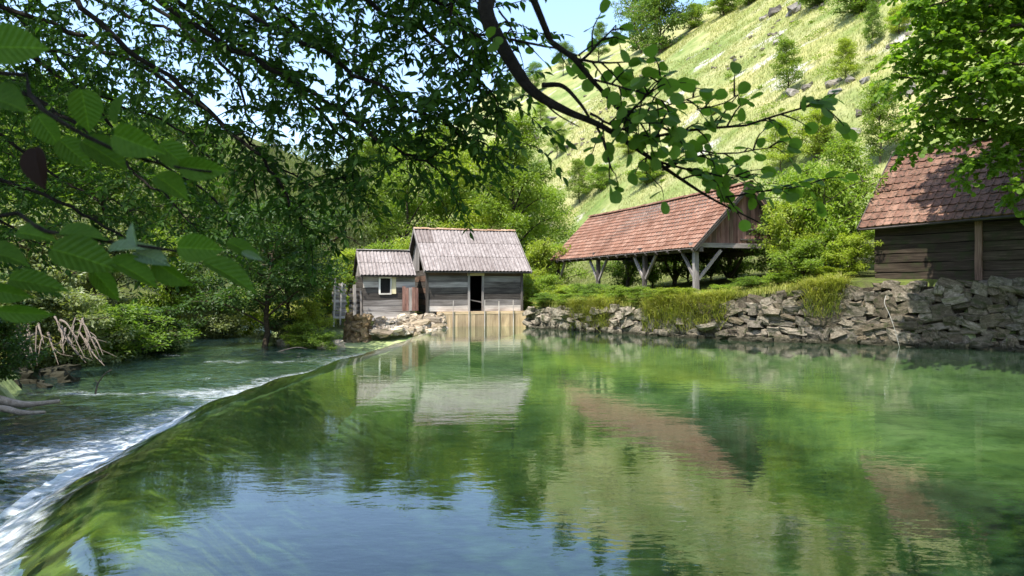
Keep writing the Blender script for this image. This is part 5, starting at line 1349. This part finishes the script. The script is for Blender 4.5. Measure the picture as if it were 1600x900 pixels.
for (cx, cy, L_, ang_, kind, w, d) in (
    (24, 72, 82, 8, 'g', 1.0, 1.05), (2, 155, 80, -10, 'g', 1.0, 1.05), (134, 172, 64, -80, 'g', .9, 1.18), (187, 164, 62, 80, 'g', .45, 1.18),
    (212, 224, 84, -22, 'g', .7, 1.16), (165, 240, 74, -28, 'g', .8, 1.22), (276, 247, 62, -40, 'g', .8, 1.2), (316, 264, 70, -6, 'g', .62, 1.2),
    (268, 290, 60, -30, 'g', .8, 1.24), (58, 262, 66, -80, 'd', .8, 1.2), (115, 238, 60, -40, 'g', .8, 1.25), (75, 205, 55, -60, 'g', .8, 1.25),
    (55, 366, 62, -4, 'g', .7, 1.2), (126, 364, 80, 4, 'g', .55, 1.18), (132, 402, 98, -14, 'g', .75, 1.16), (204, 386, 62, 14, 'p', .5, 1.2),
    (207, 366, 36, 105, 'p', .7, 1.2), (236, 401, 56, -14, 'p', .75, 1.22), (212, 424, 78, -24, 'g', .7, 1.2), (312, 388, 66, -2, 'g', .8, 1.22),
    (382, 390, 58, -24, 'g', .5, 1.24), (360, 428, 92, -24, 'g', .48, 1.2), (266, 428, 66, -40, 'g', .7, 1.24), (58, 442, 84, -8, 'g', .5, 1.12),
    (12, 458, 64, -14, 'g', .6, 1.12), (40, 490, 74, -6, 'g', .45, 1.14), (8, 398, 70, -12, 'g', .7, 1.2), (165, 445, 60, -50, 'g', .6, 1.26), (395, 400, 34, -20, 'p', .4, 1.23)):
    a = R(ang_); l = L_ / F * d; dx, dz = math.cos(a), math.sin(a); c = PX(cx, cy, d)
    D_ = Vector((dx, rsz.uniform(-.25, .25), dz)); base = Vector(c) - D_ * l * .5 - Vector(HZ_LOC)
    n_ = Vector((rsz.uniform(-.6, .6), -.7, .6 + rsz.uniform(-.7, .5)))
    place_m('leaf', HZM[kind], hazel, Matrix.Translation(base) @ frame_quat(D_, n_).to_4x4() @ Matrix.Diagonal((l, l * w * 1.08, l, 1)))
hw.obj('twigs', M['bark_dark'], hazel, True)

# maple on the right bank in front of the barn
MP_LOC = (18.6, 19.2, float(ground_z(np.array(19.9), np.array(21.0))))
maple = thing('overhanging_tree', 'bright leafy tree overhanging the barn roof from the upper right', 'tree', MP_LOC)
tw = Twigs(503)
tube(tw.wood, smooth_path([(18.6, 19.2, 0), (18.4, 19.3, 3.5), (18.0, 19.6, 7), (17.7, 19.8, 11), (17.5, 20, 14)], 16), np.linspace(.3, .10, 16), 9)
for (z0, c) in ((6.2, K((1680, 160, 20), (1560, 130, 20.2), (1470, 125, 20.4), (1395, 118, 20.5))), (5.6, K((1680, 230, 20), (1570, 195, 20.4), (1490, 185, 20.6), (1425, 215, 20.8))),
                (7.2, K((1700, 60, 20), (1590, 40, 20), (1500, 60, 20.2), (1440, 70, 20.2))), (5.2, K((1720, 280, 20), (1640, 250, 20.3), (1570, 235, 20.6), (1510, 255, 20.8))),
                (8.0, K((1700, -60, 20), (1580, -30, 20), (1490, 0, 20), (1425, 15, 20))), (4.8, K((1740, 330, 19.6), (1660, 300, 19.8), (1600, 290, 20))),
                (6.8, K((1680, 100, 21.5), (1560, 80, 21.8), (1480, 95, 22))), (6.0, K((1690, 190, 21.5), (1580, 150, 21.8), (1500, 150, 22), (1440, 165, 22))),
                (7.5, K((1650, 20, 21), (1540, 10, 21), (1460, 30, 21.2))), (6.4, K((1700, 140, 19), (1600, 100, 19.2), (1530, 110, 19.4))), (5.4, K((1700, 260, 21.5), (1620, 215, 21.6), (1550, 200, 21.8)))):
    tw.limb(np.array([(18.2, 19.5, z0 - .4)] + c), .08, .012, .11, .85, .085, .135, droop=.2, fan=1.15, start=.22, second=2, side=.8, down=.35)
for k in range(34):
    az = tw.rs.uniform(1.2, 5.4); ln = tw.rs.uniform(2.2, 5.0); z0 = tw.rs.uniform(8.5, 13.5); s0 = np.array((17.7, 19.8, z0)); e = s0 + np.array((math.cos(az) * ln, math.sin(az) * ln, tw.rs.uniform(.3, 1.6)))
    tw.limb(np.array([s0, (s0 + e) / 2 + np.array((0, 0, .5)), e]), .05, .012, .22, .9, .11, .20, droop=.1, fan=1.2, start=.2, second=1)
for k in range(26):
    e = np.array((tw.rs.uniform(11.8, 15.0), tw.rs.uniform(19.5, 23.2), tw.rs.uniform(10.6, 13.5))); s0 = np.array((17.8, 19.7, tw.rs.uniform(7.5, 11)))
    tw.limb(np.array([s0, (s0 + e) / 2 + np.array((0, 0, .6)), e]), .05, .012, .2, .9, .10, .18, droop=.1, fan=1.2, start=.3, second=1)
wood_shift(tw, MP_LOC); tw.finish(maple, LEAF_ROUND, .95, M['leaf_maple'], 300, M['bark'])

# tall trees standing on the near banks beside and behind the camera
T_BANK = [tree_meshes(320 + k, 14, 4.6, .48, 26, 6, 70, .30, .95, aspect=.6, trunk_r=.24) for k in range(2)]
for (x, y, k, h, w, lab) in ((3.6, -1.2, 0, 1.0, 1.05, 'tall bank tree behind the camera, right of the alder'), (9.2, -2.5, 1, 1.0, 1.0, 'tall bank tree farthest right behind the camera'),
                             (-6.0, -3.5, 1, 1.0, 1.0, 'tall bank tree behind the alder'), (-14.5, 7.0, 0, .95, 1.0, 'tall tree on the left bank beside the overhanging one')):
    put_tree('bank_tree', lab, 'tree', T_BANK[k], x, y, h, w, 'leaf_mid', group='tall trees on the near banks')

# ------------------------------------------------------------------ driftwood on the left shore
def branchy(name, label, cat, loc, spines, mat):
    mb = MB()
    for (pts, r0, r1) in spines: tube(mb, smooth_path(np.array(pts) - np.array(loc), 12), np.linspace(r0, r1, 12), 6)
    return tag(mb.obj(name, mat, None, True, loc), label, cat)
rq = random.Random(3); sp = []
for k in range(34):
    x0 = rq.uniform(8, 150); y0 = rq.uniform(495, 530); d = 20.5 + rq.uniform(-.8, .9)
    a = PX(x0, y0, d + .5); dx = rq.uniform(-28, 34); dy = rq.uniform(22, 52); b = PX(x0 + dx * .4, y0 + dy * .45, d + .1) + np.array((0, 0, rq.uniform(-.05, .15))); c = PX(x0 + dx, min(y0 + dy, 572), d - .3)
    sp.append(([a, b, c], rq.uniform(.02, .045), .007))
    if rq.random() < .8: sp.append(([b, (b + c) / 2 + np.array((rq.uniform(-.15, .15), 0, .05)), PX(x0 + dx + rq.uniform(-30, 30), min(y0 + dy * rq.uniform(.7, 1.1), 574), d - .35)], .015, .005))
branchy('bare_roots', 'tangle of pale bare roots hanging over the left river bank', 'roots', (-14, 20.5, 0), sp, M['twig_grey'])
branchy('driftwood_log', 'pale forked driftwood log lying at the left edge', 'log', tuple(PX(30, 632, 14.2)),
        [([PX(-60, 612, 14.4), PX(0, 625, 14.3), PX(40, 632, 14.2), PX(92, 627, 14.0)], .11, .04), ([PX(-60, 640, 13.9), PX(0, 638, 14.0), PX(35, 645, 13.8), PX(70, 644, 13.7)], .09, .03)], M['twig_grey'])
branchy('broken_branch', 'thin pale broken branch sticking out of the rapids', 'branch', tuple(PX(150, 612, 16.4)), [([PX(149, 616, 16.4), PX(153, 600, 16.4), PX(163, 585, 16.3), PX(174, 578, 16.2)], .022, .008), ([PX(153, 600, 16.4), PX(147, 590, 16.4)], .012, .005)], M['twig_grey'])
branchy('fallen_branch', 'dark fallen branch lying at the island tip by the water', 'branch', tuple(PX(450, 552, 29)), [([PX(376, 556, 29.2), PX(430, 551, 29.2), PX(480, 552, 29.4), PX(540, 553, 29.6)], .07, .03), ([PX(430, 551, 29.2), PX(462, 543, 29.4), PX(480, 545, 29.6)], .03, .01)], M['wood_dark'])
items = []
for k in range(40):
    x0 = rq.uniform(-20, 215); y0 = rq.uniform(548, 608) ; d = 2.42 * F / (y0 - 450); p = PX(x0, y0, d); w = rq.uniform(.2, .55)
    if p[0] > XL(p[1]) + 1.5: continue
    items.append(((p[0] + 12, p[1] - 18, p[2] - .05), (w * 1.4, w, w * .55), rq.uniform(0, 6)))
cluster('shore_rocks', 'dark mossy rocks along the shaded left river edge', 'rocks', (-12, 18, 0), items, WALL_ST)
